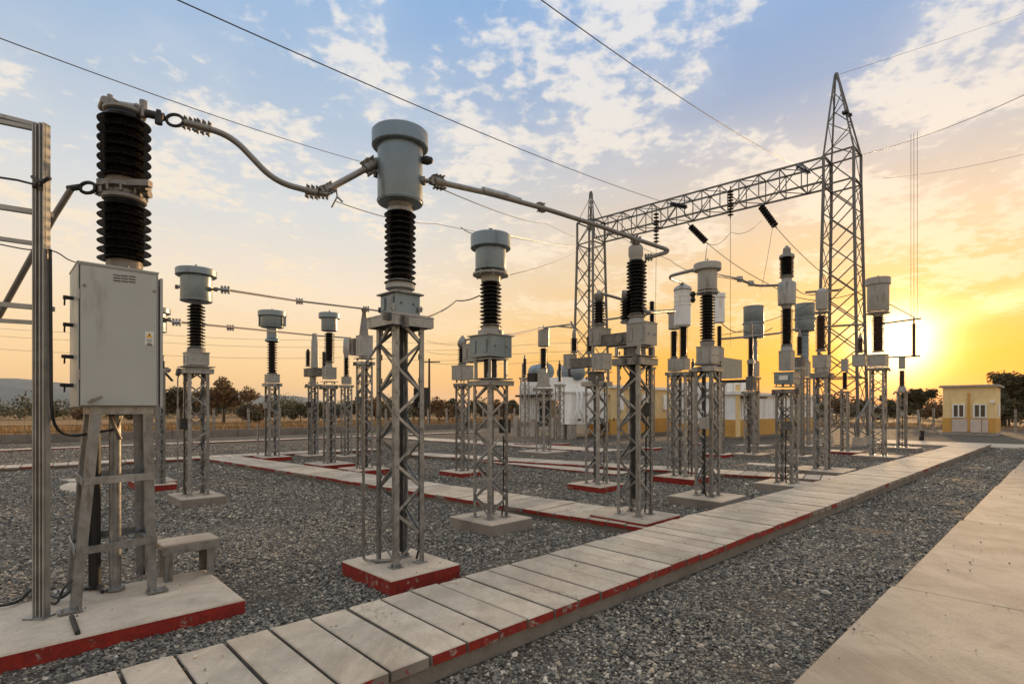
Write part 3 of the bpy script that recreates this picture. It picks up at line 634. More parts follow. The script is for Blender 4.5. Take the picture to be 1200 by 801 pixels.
# 7 CT
s = T7 = Post('current_transformer', 'pale wide capped current transformer beside the main walkway, right of the large disconnector', 'current transformer', 829, 580, (.98, 1.0, .16), 'grey', GC)
s.frame(430, 30, True, 1.3, .055, capth=.06); s.plate(427, 36, name='base_plate'); s.box(407, 426, 26, mat='paint2'); s.col([(406, 14), (402, 17), (400, 14)], name='lower_flange')
s.ins(346, 401, 18, 16); s.head(309, 317, 341, 31, 22, ring=(343, 25), mat='paint2'); s.pipe([(.2, .2, Zh(450, s.d)), (.2, .2, Zh(470, s.d)), (.1, .1, Zh(500, s.d))], .02)
b = MB(); b.lathe([(.025, -.1), (.05, -.05), (.03, 0), (.06, .05), (.03, .1)], s.loc(s.world(812, 348)), 10); b.obj('spark_gap', 'dark', s.r)
# 15
s = D15 = Post('current_transformer', 'pale drum headed transformer on a slim lattice just behind the wide capped one', 'current transformer', 843, 531, (.8, .8, .12), 'red', GC)
s.frame(448, 13, False, 1.3, .06); s.box(408, 424, 11, mat='paint2', bolts=False); s.col([(448, 5), (424, 5)], name='pedestal', mat='dark'); s.ins(382, 407, 6.5, 12, seg=14); s.head(344, 349, 378, 14, 12, mat='white')
# 16
s = D16 = Post('surge_arrester', 'slim dark two stage surge arrester with pin top on a short lattice', 'surge arrester', 880, 531, (.95, 1.0, .13), 'grey')
s.frame(458, 17, True, 1.3, .055); s.box(442, 457, 12, mat='steel2'); s.ins(426, 442, 8, 7, seg=16); s.col([(426, 9), (422, 9)], name='joint'); s.ins(395, 422, 7.5, 12, seg=16)
s.col([(395, 5), (390, 3), (386, 4.5), (380, 3), (376, 1)], name='pin_top', mat='alu')
b = MB(); b.bar((-.1, 1.0, Zh(446, s.d)), (0, -.1, Zh(446, s.d)), .16, .10); b.obj('drive_housing', 'dark', s.r)
# 17
s = T17 = Post('circuit_breaker', 'two stage breaker pole with dark insulators above and below a pale drum', 'circuit breaker', 922, 565, (.98, 1.0, .15), 'grey')
s.frame(456, 27, True, 1.3, .055); s.box(437, 450, 30, mat='paint'); s.box(412, 434, 19, mat='paint2', name='pedestal_box', bolts=False)
s.plate(453, 30, name='base_plate'); s.col([(411, 14), (406, 12)], name='lower_flange'); s.ins(362, 406, 14, 17); s.col([(362, 10), (358, 12), (357, 19), (333, 20), (331, 18), (330, 12)], name='drum', mat='paint2')
s.ins(302, 325, 16, 9); s.col([(330, 12), (325, 10)], name='neck'); s.col([(302, 17), (299, 16), (297, 9), (291, 8), (290, 5), (288, 3)], name='top_terminal', mat='alu')
b = MB(); b.box((-.25, -.02, Zh(443, s.d)), (.012, .17, .09)); b.obj('name_plate', 'sign_w', s.r)
# 19
s = T19 = Post('current_transformer', 'domed pale current transformer with reddish insulator on the large pale pad by the walkway', 'current transformer', 963, 549, (1.3, 1.3, .13), 'grey', GC)
s.frame(437, 21, True, 1.4, .06, capth=.1); s.box(417, 431, 22, mat='paint2'); s.col([(437, 15), (431, 15)], name='pedestal'); s.ins(370, 411, 12.5, 16, mat='porc2', px=962); s.head(338, 345, 363, 13, 13, dome=True, ring=(366, 18), mat='paint2', pin=False)
b = MB(); z = Zh(341, s.d); b.bar((.2, -.35, z), (-.15, .35, z), .06, .05); b.bar((.1, -.45, z), (.1, .1, z), .03, .03); b.obj('top_terminal', 'alu', s.r)
# 20
s = T20 = Post('current_transformer', 'pale wide capped current transformer nearest the sun, right of the big gantry tower', 'current transformer', 1029, 533, (1.25, 1.3, .14), 'grey', GC)
s.frame(431, 21, True, 1.35, .06); s.plate(430, 26, name='base_plate'); s.box(416, 429, 25, mat='paint2'); s.box(416, 429, 12, px=1008, mat='paint2', la=.4, lb=.4, name='end_box', bolts=False)
s.ins(371, 412, 14, 16, mat='porc2'); s.col([(371, 10), (367, 12)], name='neck'); s.head(326, 334, 365, 25, 22, ring=(367, 24), mat='paint2')
s.ins(396, 413, 7, 7, px=1008, seg=14, mat='porc2'); s.col([(396, 4), (391, 2)], px=1008, name='end_cap')
# disconnector arm beside it
s = Post('disconnector', 'slim disconnector with a hanging insulator between two arms in front of the sun', 'disconnector', 1057, 523.5, (1.1, 1.2, .13), 'grey', GD)
s.frame(458, 13, True, 1.4, .06); s.ins(434, 453, 7, 10, seg=14, mat='porc2'); s.box(419, 432, 8, mat='paint2', bolts=False); s.col([(458, 9), (453, 7)], name='pedestal')
b = MB(); b.tube([s.loc(P(1030, 419, s.d)), s.loc(P(1078, 417, s.d))], .035, 8); b.obj('lower_arm', 'alu', s.r)
b = MB(); b.tube([s.loc(P(1034, 379, s.d)), s.loc(P(1079, 373, s.d))], .035, 8); b.obj('upper_arm', 'alu', s.r)
p = s.loc(P(1071, 400, s.d)); b = MB(); b.lathe(ins_profile(5.2 * s.d / FP / 1, Zh(417, s.d), Zh(379, s.d), 16)[0:] and ins_profile(.085, Zh(417, s.d), Zh(379, s.d), 16), (p.x, p.y, 0), 14); b.lathe([(.03, Zh(379, s.d)), (.03, Zh(372, s.d))], (p.x, p.y, 0), 8); b.obj('hanging_insulator', 'porc2', s.r)
b = MB(); b.tube([s.loc(P(1038, 354, s.d)), s.loc(P(1072, 372, s.d))], .02, 6); b.obj('jumper', 'wire', s.r)
# 24 small one under the gantry
s = Post('surge_arrester', 'small dark surge arrester under the gantry tower', 'surge arrester', 990, 528, (1.0, 1.1, .1), 'red')
s.frame(458, 11, False, 1.3, .06); s.ins(436, 456, 6.5, 9, seg=14); s.box(421, 435, 9, mat='paint2', bolts=False)
b = MB(); b.tube(bend([s.loc(P(1003, 512, s.d)), s.loc(P(1001, 495, s.d)), s.loc(P(1012, 480, s.d)), s.loc(P(1020, 466, s.d))], .4), .035, 8); b.obj('curved_pipe', 'steel', s.r)
# 25
s = T25 = Post('current_transformer', 'small far current transformer with a plain pale drum before the white power transformer', 'current transformer', 637, 528, (1.35, 1.4, .14), 'grey', GC)
s.frame(455, 18, True, 1.25, .06); s.box(437, 453, 14, mat='paint2'); s.ins(408, 432, 10, 9); s.col([(437, 8), (432, 8)], name='lower_flange'); s.head(384, 387, 406, 14, 13, mat='paint2')
s.box(438, 447, 9, px=626, mat='dark', la=.35, lb=.4, name='end_drum', bolts=False)
# big headed bushings behind
for cx, cy, ht, hb, wd_, lab in ((883, 521, 359, 396, 24, 'broad two tier blue grey drum on pale column, left of the two stage breaker'), (943, 521, 356, 388, 23, 'broad two tier blue grey drum on a thick column, right of the two stage breaker')):
    s = Post('bushing_column', lab, 'bushing', cx, cy, (1.2, 1.2, .12), 'grey')
    s.frame(442, 14, False, 1.3, .07); s.box(424, 441, 14, mat='paint2', bolts=False)
    s.ins(hb, 423, 10, 12, mat='paint', core=.8, name='pale_column'); m_ = (ht + hb) / 2 + 1
    s.head(ht, ht + 2, m_, wd_ - 1.5, wd_ - 2, name='upper_drum', pin=False); s.head(m_, m_ + 1.5, hb, wd_ + .5, wd_ - 2, name='lower_drum', pin=False)
s = Post('surge_arrester', 'slim dark arrester with pointed top left of the broad right drum', 'surge arrester', 937, 533, (.7, .7, .1), 'grey')
s.frame(430, 12, False, 1.3, .06); s.box(419, 430, 13, mat='steel2', bolts=False); s.ins(394, 416, 7.5, 10, seg=14); s.col([(394, 4), (390, 3), (385, 1)], name='pin_top', mat='alu')
# slim distant posts
for cx, cy, yt, yi, wi, lab in ((615, 519, 442, 420, 5, 'far slim dark insulator post left of the plain pale drum'), (812, 519, 440, 424, 5, 'far slim insulator post showing through the middle bays'), (762, 524, 430, 405, 6, 'far insulator post seen right of the large disconnector'), (656, 519, 450, 426, 5, 'far slim insulator post before the white transformer tank')):
    s = Post('insulator_post', lab, 'insulator post', cx, cy, (.7, .7, .1), 'red')
    s.frame(yt, 11, False, 1.3, .06); s.ins(yi, yt - 3, wi, 9, seg=12); s.col([(yi, 2), (yi - 4, 2)], name='pin_top', mat='alu')

# ================================================================== CABINET WITH THE BIG BREAKER POLE ON THE LEFT
def linepx(px, bline):                             # point on the grid line B = bline seen in column px
    p0 = W_(0, bline); return solve(px, p0, AX)
BF = 5.44
pa0, pa1 = linepx(91, BF), linepx(185.5, BF)
cabA = (pa0 + pa1) / 2; cabB = BF + .27
root = thing('breaker_cabinet', 'grey steel control cabinet on splayed legs carrying a tall black two stage insulator column', 'circuit breaker', W_(cabA, cabB), ROT)
LC = lambda v: Vector(((v - W_(cabA, cabB)).dot(AX), (v - W_(cabA, cabB)).dot(BX), v.z))
dF = W_(cabA, BF).y; dl = W_(pa0, BF).y; zT = Zh(307, dl); zB = Zh(476, dl); cw = pa1 - pa0
b = MB(); bv = .008
b.box((0, 0, (zT + zB) / 2), (cw, .54, zT - zB)); b.box((0, 0, zT + .006), (cw * 1.015, .56, .012))
cb = b.obj('cabinet_body', 'cab', root)
b = MB(); b.box((0, -.279, (zT + zB) / 2 - .005), (cw - .03, .018, zT - zB - .03)); dr_ = b.obj('front_door', 'cab', root)
b = MB(); b.box((0, -.2725, (zT + zB) / 2 - .005), (cw - .018, .004, zT - zB - .018)); b.obj('gasket', 'black', root)
for zz in (.22, .78):
    b = MB(); zh = zB + (zT - zB) * zz; b.cyl((-cw / 2 + .004, -.282, zh - .04), (-cw / 2 + .004, -.282, zh + .04), .009, 8); b.obj('hinge', 'steel', root)
def on_front(px, py): t = linepx(px, BF - .02); p = W_(t, BF - .02); return Vector((t - cabA, -.29, Zh(py, p.y)))
for i in range(3):
    for j in range(3):
        p = on_front(137 + i * 9.0, 321.5 + j * 3.2 + i * .8); b = MB(); b.box(tuple(p), (.045, .006, .006)); b.box(tuple(p - ZA * .007), (.045, .003, .006), 1); b.obj('louvre', ['cab', 'sign_k'], dr_)
p = on_front(108, 469); b = MB(); b.cyl(p, p - Vector((0, .05, 0)), .014, 8); b.bar(p - Vector((.03, .045, .02)), p - Vector((-.06, .05, -.03)), .022, .014, (0, 1, 0)); b.obj('handle', 'alu', dr_)
for px, py in ((99, 334), (181, 341)):
    p = on_front(px, py); b = MB(); b.cyl(p, p - Vector((0, .012, 0)), .010, 8); b.obj('rivet', 'alu', dr_)
pc = on_front(175, 396.5); sgn = MB(); sgn.box(tuple(pc), (.062, .004, .115)); sg = sgn.obj('warning_label', 'sign_w', dr_)
b = MB(); c = pc + Vector((0, -.0025, .026)); b.add([(c.x - .024, c.y - .002, c.z - .018), (c.x + .024, c.y - .002, c.z - .018), (c.x, c.y - .002, c.z + .024)], [(0, 1, 2)]); b.obj('warning_triangle', 'sign_y', sg)
b = MB(); y = c.y - .003; b.add([(c.x - .003, y, c.z + .012), (c.x + .006, y, c.z + .010), (c.x + .001, y, c.z + .000), (c.x + .006, y, c.z - .001), (c.x - .002, y, c.z - .014), (c.x + .000, y, c.z - .003), (c.x - .006, y, c.z - .001)], [(0, 1, 2, 3, 4, 5, 6)])
for k in range(3): b.box((pc.x, pc.y - .003, pc.z - .012 - k * .012), (.044 - .010 * k, .001, .004))
b.box((pc.x, pc.y - .003, pc.z - .050), (.040, .001, .010)); b.obj('warning_print', 'sign_k', sg)
# rear service door seen ajar on the right
b = MB(); b.box((cw / 2 + .022, -.05, (zT + zB) / 2 - .02), (.02, .46, (zT - zB) * .97)); b.obj('side_door', 'cab', root)
# fittings on the left side
b = MB()
for py, s_ in ((343, 1), (376, 1), (415, 1.2), (450, 1.4)):
    z = Zh(py, dl); x = -cw / 2; b.cyl((x, .02, z), (x - .05 * s_, .02, z), .016, 8); b.box((x - .05 * s_, .02, z), (.03, .06, .025)); b.bar((x - .055, .02, z), (x - .05, .10, z - .05), .012, .012)
b.obj('side_fittings', 'dark', root)
# splayed leg frame
fz = .13
legs = {}
def foot(px, py): p = G(px, py, fz); q = LC(p); return Vector((q.x, q.y, fz))
f_fl, f_fr, f_br = foot(82, 716), foot(184, 692), foot(173, 676); f_bl = f_fl + (f_br - f_fr)
tops = {'fl': Vector((-cw / 2 + .09, -.22, zB - .03)), 'fr': Vector((cw / 2 - .03, -.22, zB - .03)), 'br': Vector((cw / 2 - .03, .22, zB - .03)), 'bl': Vector((-cw / 2 + .09, .22, zB - .03))}
feet = {'fl': f_fl, 'fr': f_fr, 'br': f_br + Vector((0, .12, 0)), 'bl': f_bl + Vector((0, .12, 0))}
b = MB()
for a1, a2 in (('fl', 'fr'), ('fr', 'br'), ('br', 'bl'), ('bl', 'fl')): b.bar(tops[a1] + ZA * .005, tops[a2] + ZA * .005, .012, .075, ZA)
fr = b.obj('leg_frame', 'steel', root)
dirs = {'fl': ((1, 0, 0), (0, 1, 0)), 'fr': ((-1, 0, 0), (0, 1, 0)), 'br': ((-1, 0, 0), (0, -1, 0)), 'bl': ((1, 0, 0), (0, -1, 0))}
for k in feet:
    b = MB(); b.angle(feet[k], tops[k], .07, .009, *dirs[k]); b.box(tuple(feet[k] + Vector((.0, 0, .007))), (.15, .12, .014))
    for e in (-1, 1): b.cyl(feet[k] + Vector((e * .05, -.04, .01)), feet[k] + Vector((e * .05, -.04, .04)), .010, 6)
    b.obj('leg', 'steel', fr)
for t in (.27, .62):
    for a1, a2 in (('fl', 'fr'), ('fr', 'br'), ('br', 'bl'), ('bl', 'fl')):
        p, q = feet[a1].lerp(tops[a1], t), feet[a2].lerp(tops[a2], t); b = MB(); n_ = (p + q) / 2; n_.z = 0
        off = n_.normalized() * .012
        dz_ = 1 if a1 in ('fl', 'br') else -1
        b.angle(p + off, q + off, .06, .007, ZA * 1, (-n_).normalized()); b.obj('cross_rail', 'steel', fr)
# pipes below the cabinet
for px, py, r, m_, nm in ((111, 688, .045, 'black', 'black_pipe'), (135, 690, .045, 'steel', 'cable_pipe')):
    p = foot(px, py); b = MB(); b.cyl(p, (p.x, p.y, zB), r, 16); b.lathe([(r * 1.6, 0), (r * 1.6, .02), (r * 1.1, .03)], p, 14); b.obj(nm, m_, root)
b = MB(); p = foot(135, 690); b.tube(smoothpath([(p.x - .05, p.y - .03, zB - .05), (p.x - .02, p.y - .07, zB - .15), (p.x + .03, p.y - .06, zB - .28), (p.x + .01, p.y - .05, zB - .2), (p.x + .05, p.y, zB - .05)]), .014, 6); b.obj('cable_loop', 'alu', root)
b = MB(); p = foot(111, 688); b.tube([(p.x, p.y, fz + .01), (p.x + .02, p.y - .12, fz + .02), (p.x + .03, p.y - .22, fz + .01)], .016, 6); b.obj('earth_strap', 'dark', root)
b = MB(); q1 = feet['br']; b.tube(smoothpath([(q1.x - .01, q1.y - .03, zB), (q1.x - .02, q1.y - .04, 1.1), (q1.x + .03, q1.y - .08, .7), (q1.x - .01, q1.y - .04, .15)]), .010, 6); b.obj('thin_cable', 'black', root)
# insulator column on top
axis = Vector((linepx(146, cabB) - cabA, 0, 0)); dcol = W_(linepx(146, cabB), cabB).y; k_ = dcol / FP
def colz(y): return Zh(y, dcol)
b = MB(); b.lathe([(21 * k_, zT + .01), (21 * k_, zT + .025), (18 * k_, zT + .03), (18 * k_, colz(305))], axis, 36)
for i in range(8): t = i * math.pi / 4; c = axis + Vector((19.5 * k_ * math.cos(t), 19.5 * k_ * math.sin(t), zT + .025)); b.cyl(c, c + ZA * .03, .012, 6)
b.obj('lower_flange', 'alu', root)
for y0, y1, n_, nm in ((237, 307, 7, 'lower_insulator'), (136, 213, 7, 'upper_insulator')):
    z0, z1 = colz(y1), colz(y0); r = 26.5 * k_; pr = [(r * .70, z0)]; p_ = (z1 - z0) / n_
    for i in range(n_):
        z = z0 + i * p_; pr += [(r * .70, z + p_ * .18), (r * .90, z + p_ * .12), (r * .985, z + p_ * .10), (r, z + p_ * .15), (r * .97, z + p_ * .22), (r * .86, z + p_ * .36), (r * .74, z + p_ * .55), (r * .71, z + p_ * .75)]
    pr += [(r * .70, z1)]
    b = MB(); b.lathe(pr, axis, 48); b.obj(nm, 'porc', root)
b = MB(); b.lathe([(20 * k_, colz(238)), (22 * k_, colz(236)), (22 * k_, colz(232)), (18 * k_, colz(230)), (18 * k_, colz(226)), (23 * k_, colz(224)), (23 * k_, colz(219)), (19 * k_, colz(217)), (19 * k_, colz(212))], axis, 36)
for i in range(10):
    t = i * math.pi / 5; c = axis + Vector((22 * k_ * math.cos(t), 22 * k_ * math.sin(t), colz(224))); b.cyl(c - ZA * .05, c + ZA * .02, .012, 6)
rgt = LC(W_(cabA, cabB) + Vector((1, 0, 0))).normalized()
c = axis + ZA * colz(221); b.bar(c - rgt * 33 * k_ + Vector((0, -.14, .01)), c + rgt * 26 * k_ + Vector((0, -.14, 0)), .06, .05); b.bar(c - rgt * 33 * k_, c + rgt * 28 * k_, .08, .06); b.cyl(c + rgt * 24 * k_ + ZA * -.05, c + rgt * 30 * k_ - ZA * .05, .035, 8)
b.obj('middle_flange', 'alu', root)
b = MB(); b.lathe([(19 * k_, colz(136)), (21 * k_, colz(134)), (21 * k_, colz(131)), (13 * k_, colz(130)), (13 * k_, colz(127))], axis, 36)
c = axis + ZA * colz(125); b.cyl(c - rgt * 21 * k_ + ZA * .02, c + rgt * 22 * k_ - ZA * .03, .042, 12); b.cyl(c - rgt * 14 * k_ - ZA * .03, c - rgt * 8 * k_ + ZA * .045, .05, 12); b.cyl(c - rgt * 17 * k_ + ZA * .02, c - rgt * 17 * k_ + ZA * .10, .022, 8); b.cyl(c - rgt * 24 * k_ + Vector((0, -.07, .03)), c - rgt * 24 * k_ + Vector((0, .10, .03)), .035, 10); b.cyl(c + rgt * 22 * k_ - ZA * .09, c + rgt * 22 * k_ + ZA * .05, .03, 8)
for e in (-1, 1): b.cyl(c + rgt * e * 12 * k_ + Vector((0, -.07, -.01)), c + rgt * e * 12 * k_ + Vector((0, .07, -.01)), .014, 6)
b.obj('top_terminal', 'alu', root)
def ring(b, c, r, t, nrm, ux):                     # flexible loop connector
    n = 22; pts = []; nrm = Vector(nrm).normalized(); u = Vector(ux).normalized(); v = nrm.cross(u)
    pts = [c + u * math.cos(2 * math.pi * i / n) * r * 1.5 + v * math.sin(2 * math.pi * i / n) * r for i in range(n + 1)]; b.tube(pts, t, 8)
# busbar tubes between the breaker pole and the tall transformer
dh = W_(linepx(190, cabB), cabB).y
b = MB(); p0 = P(172, 133, dcol); p1 = P(192, 137.5, dcol + .03)
b.cyl(p0, p1, .034, 12); b.cyl(P(186, 136, dcol), P(186, 136, dcol) + Vector((0, 0, -.07)), .03, 8); b.cyl(P(186, 136, dcol), P(186, 136, dcol) + Vector((0, 0, .05)), .02, 8)
ring(b, P(205, 141, dcol + .06), .050, .014, (0, 1, 0), (1, 0, -.15))
p = [P(218, 144, dcol + .08), P(270, 158, dcol + .16), P(322, 213, dcol + .29), P(371, 226, dcol + .4)]
b2 = MB(); b2.tube(bend(p, .17, 7), .027, 12)
bb = thing('busbar_tube', 'bent aluminium busbar tube linking the black breaker pole to the tallest transformer', 'busbar', (0, 0, 0))
b2.obj('tube', 'alu', bb); b.obj('flexible_connector', 'dark', bb)
b = MB(); dv = (p[1] - p[0]).normalized(); clampmesh(b, p[0] + dv * .03, dv, .9); clampmesh(b, p[0] + dv * .14, dv, 1.0); clampmesh(b, P(366, 225, dcol + .39), (1, 0, -.15), 1.0); clampmesh(b, P(379, 227, dcol + .42), (1, .1, -.1), .8)
b.cyl(P(381, 218, dcol + .42), P(386, 223, dcol + .42), .03, 8); b.cyl(P(376, 219, dcol + .42), P(380, 226, dcol + .42), .03, 8)
b.obj('clamp', 'alu', bb)
b = MB(); de = T1.d; ps, pe = P(384, 222, dcol + .43), P(441, 191, de - .05); b.tube([ps, pe], .030, 12); b.obj('tube', 'alu', bb)
b = MB(); dv = (pe - ps).normalized(); clampmesh(b, pe - dv * .08, dv, 1.3); clampmesh(b, ps + dv * .02, dv, .9); b.tube([ps + dv * .1, ps + dv * .12 - ZA * .12, ps + dv * .05 - ZA * .19], .008, 6); b.tube([ps + dv * .12 - ZA * .12, ps + dv * .19 - ZA * .20], .008, 6); b.obj('clamp', 'alu', bb)
# lower terminal tube of the cabinet pole
bb = thing('lower_jumper_tube', 'steel tube sloping down from the middle of the black breaker pole behind the left posts', 'busbar', (0, 0, 0))
b = MB(); p = [P(85, 219, dcol - .1), P(63, 254, dcol - .1), P(1, 366, dcol + .05), P(-30, 420, dcol + .1)]; b.tube([p[0], p[1], p[2], p[3]], .024, 10); b.obj('tube', 'alu', bb)
b = MB(); ring(b, P(103, 220, dcol - .05), .045, .015, (0, 1, 0), (1, 0, .05)); b.cyl(P(80, 221, dcol - .1), P(94, 219, dcol - .1), .026, 8); b.obj('flexible_connector', 'dark', bb)
b = MB(); b.cyl(P(113, 221, dcol - .02), P(124, 223, dcol - .02), .028, 10); clampmesh(b, P(120, 224, dcol - .02), (1, 0, -.2), .8); b.obj('clamp', 'alu', bb)
# long tube from the tall transformer over the central disconnector
bb = thing('long_busbar', 'long aluminium busbar tube running from the tallest transformer to the central disconnector and looping back', 'busbar', (0, 0, 0))
d0, d1 = T1.d, D10.d + .05
p = [P(508, 212, d0), P(575, 227, d0 + .75), P(640, 245, d0 + 1.45), P(700, 264, d0 + 2.05), P(745, 280, d1 - .15), P(786, 292.5, d1 + .15), P(786, 297, d1 - .10), P(757, 303, d1)]
b = MB(); b.tube(bend(p[:5] + [P(787, 294, d1 + .2), P(757, 302.5, d1 + .05)], .16, 8), .030, 12); b.obj('tube', 'alu', bb)
b = MB(); dv = (p[1] - p[0]).normalized(); clampmesh(b, p[0] + dv * .08, dv, 1.2); clampmesh(b, P(634, 243, d0 + 1.4), p[2] - p[1], 1.0); clampmesh(b, P(745, 281, d1 - .15), (1, .2, -.3), 1.1); clampmesh(b, P(760, 301.5, d1 + .05), (1, 0, .1), .9)
b.cyl(P(745, 281, d1 - .15), P(745, 290, d1 - .1), .05, 10); b.obj('clamp', 'alu', bb)
b = MB(); b.tube([P(566, 223, d0 + .62), P(590, 229, d0 + .9), P(609, 235.5, d0 + 1.12)], .040, 10); b.obj('sleeve', 'steel', bb)
# other tubes: name, label, points (px, py, depth), radius
def tubething(name, label, pts, r, seg='bend', mat='alu', clamps=(), rb=.3, cat='busbar', group=None):
    t = thing(name, label, cat, (0, 0, 0), 0, group); q = [P(*p) for p in pts]; b = MB(); b.tube(bend(q, rb) if seg == 'bend' else smoothpath(q), r, 8); b.obj('tube', mat, t)
    if clamps:
        b = MB()
        for (px, py, d, sc_) in clamps: clampmesh(b, P(px, py, d), (1, .3, 0), sc_)
        b.obj('clamp', 'steel', t)
    return t
tubething('busbar_tube', 'straight busbar from the left transformer head towards the cone column disconnector', [(250, 338.5, T3.d), (262, 339, T3.d), (345, 352, 12.2), (429, 362, D8.d), (450, 365, D8.d + .6)], .022, clamps=((264, 339.5, T3.d, 1.2), (351, 353, 12.4, 1.2), (429, 362, D8.d, 1.3)))
tubething('busbar_tube', 'straight lower busbar from behind the cabinet to the pale column disconnector', [(194, 375, T9.d), (206, 377, T9.d + .1), (300, 386, 15.5), (369, 393, D6.d), (412, 396, D7.d)], .024, clamps=((207, 377.5, T9.d, 1.4), (270, 384, 14.6, 1.4), (369, 393, D6.d, 1.4)))
tubething('busbar_tube', 'thin busbar over the plain pale drum before the power transformer', [(578, 394, T2.d + .2), (600, 393, 11), (637, 384, T25.d), (668, 380, 18), (672, 382, D11.d + 2)], .030)
tubething('busbar_tube', 'bent tube from the pale wide capped transformer to the ribbed white drum', [(816, 315.5, T7.d), (786, 323, 10.9), (785, 326, 11.4), (800, 332, D12.d)], .032, rb=.4)
tubething('busbar_tube', 'bent tube from the wide capped transformer to the drum of the two stage breaker', [(838, 322, T7.d), (866, 327, 11.2), (886, 335, 11.9), (915, 334, T17.d)], .028, clamps=((867, 327, 11.2, 1.0), (880, 332, 11.6, 1.0)))
tubething('busbar_tube', 'thin tube along the middle bays in front of the yellow wall', [(846, 397, 15), (870, 395, 15.5), (915, 390, 16.5), (935, 385, 17)], .030)
tubething('busbar_tube', 'short tube behind the gantry leg at head height', [(962, 383, 21), (990, 381, 20.5), (1014, 380, 19.6)], .04)
tubething('busbar_tube', 'short thin tube left of the central disconnector insulators', [(705, 344, D10.d + .4), (720, 348, D10.d + .7), (733, 352, D10.d + 1)], .022)
tubething('busbar_tube', 'thin tube behind the central disconnector', [(699, 376, 12), (735, 371, 12.5), (760, 368, 13)], .022)
tubething('busbar_tube', 'thin tube crossing behind the small disconnector', [(546, 398, D54.d), (575, 393, 13), (600, 392, 14)], .025)

# ================================================================== LEFT POSTS AND FOUNDATION
fnd = MB(); A0, A1, B0, B1, t = -2.6, 1.56, 4.79, 5.98, .12
j = lambda: random.uniform(-.006, .006)
bv = .012
vs = [(a + j(), c_ + j(), -.02) for a, c_ in ((A0, B0), (A1, B0), (A1 + .02, B1), (A0, B1))] + [(a + j(), c_ + j(), t - bv) for a, c_ in ((A0, B0), (A1, B0), (A1 + .02, B1), (A0, B1))] + [(A0 + bv, B0 + bv, t), (A1 - bv, B0 + bv, t), (A1 - bv, B1 - bv, t), (A0 + bv, B1 - bv, t)]
fnd.add(vs, [(0, 1, 5, 4), (1, 2, 6, 5), (2, 3, 7, 6), (3, 0, 4, 7)], 1); fnd.add(vs, [(4, 5, 9, 8), (5, 6, 10, 9), (6, 7, 11, 10), (7, 4, 8, 11), (8, 9, 10, 11)], 0)
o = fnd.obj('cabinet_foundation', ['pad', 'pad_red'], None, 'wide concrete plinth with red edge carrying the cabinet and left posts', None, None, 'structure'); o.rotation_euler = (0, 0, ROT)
rects.append((W_(A0, B0), AX.copy(), BX.copy(), A1 - A0, B1 - B0, .12))
p = G(46, 722, .12); dP = p.y
root = thing('channel_post', 'tall twin channel steel post with rungs at the left edge beside the grey cabinet', 'steel post', (p.x, p.y, 0), 0)
zt = Zh(146, dP)
for sx, w_ in ((.012, .036), (.066, .042)):
    b = MB(); x0 = -.02 + sx; z0 = .12 if sx == 0 else .12
    b.box((x0 * 1.0, 0, (z0 + zt) / 2), (w_, .045, zt - z0)); b.box((x0 - w_ / 2 + .008, -.031, (z0 + zt) / 2), (.010, .012, zt - z0)); b.box((x0 + w_ / 2 - .008, -.031, (z0 + zt) / 2), (.010, .012, zt - z0))
    o = b.obj('channel', 'galv', root); 
for i in range(9): b = MB(); z = .5 + i * .38; b.box((.020, .01, z), (.07, .040, .05)); b.obj('batten', 'galv', root)
b = MB(); b.box((.017, -.02, .127), (.15, .12, .014)); b.obj('foot_plate', 'steel', root)
def loc0(v): return v - Vector((p.x, p.y, 0))
for (xa, ya, xb, yb, r_) in ((-60, 121, 44, 147, .018), (-60, 130, 50, 153, .018), (-60, 233, 62, 252, .022), (-60, 271, 38, 285, .018), (-60, 351, 63, 362, .022), (-60, 372, 44, 378, .018)):
    b = MB(); b.bar(loc0(P(xa, ya, dP - .15)), loc0(P(xb, yb, dP + .05)), r_ * 2, r_ * 1.6); b.obj('rung', 'galv', root)
b = MB(); b.tube([loc0(P(-40, 202, dP - .2)), loc0(P(20, 211, dP - .05)), loc0(P(40, 216, dP - .05))], .008, 6); b.tube(smoothpath([loc0(P(38, 207, dP - .06)), loc0(P(44, 214, dP - .08)), loc0(P(40, 219, dP - .06)), loc0(P(55, 210, dP - .05)), loc0(P(59, 209, dP - .05))]), .014, 6); b.obj('wire_clamp', 'dark', root)
b = MB(); b.tube(smoothpath([loc0(P(59, 292, dP)), loc0(P(60, 420, dP)), loc0(P(61, 480, dP)), loc0(P(68, 503, dP + .1)), loc0(P(85, 510, dP + .3)), loc0(P(110, 507, dP + .5)), loc0(P(133, 503, dP + .55))]), .011, 7); b.obj('cable', 'black', root)
t_ = thing('thin_cable', 'thin dark wire sagging from the left post to the cabinet top', 'cable', (0, 0, 0)); b = MB(); b.tube(smoothpath([P(-10, 284, dP), P(30, 292, dP), P(62, 294, dP), P(80, 304, dP + .2), P(94, 309, dP + .5)]), .005, 5); b.obj('wire', 'black', t_)
t_ = thing('ground_cable', 'black cables lying on the plinth at the foot of the left post', 'cable', (0, 0, 0)); b = MB()
b.tube(smoothpath([G(-30, 712, .15), G(8, 708, .15), G(24, 702, .15), G(38, 690, .22), G(52, 694, .16), G(70, 700, .16), G(84, 690, .2)]), .013, 6); b.tube(smoothpath([G(50, 702, .14), G(66, 706, .14), G(74, 690, .25), G(84, 680, .45)]), .011, 6); b.obj('cable', 'black', t_)
t_ = thing('cable_duct_cover', 'short dark metal strap crossing the plinth edge beside the cabinet leg', 'strap', (0, 0, 0)); b = MB(); b.tube([G(84, 722, .135), G(91, 741, .135)], .018, 6); b.tube([G(91, 741, .13), G(91, 745, .02)], .016, 6); b.obj('strap', 'dark', t_)
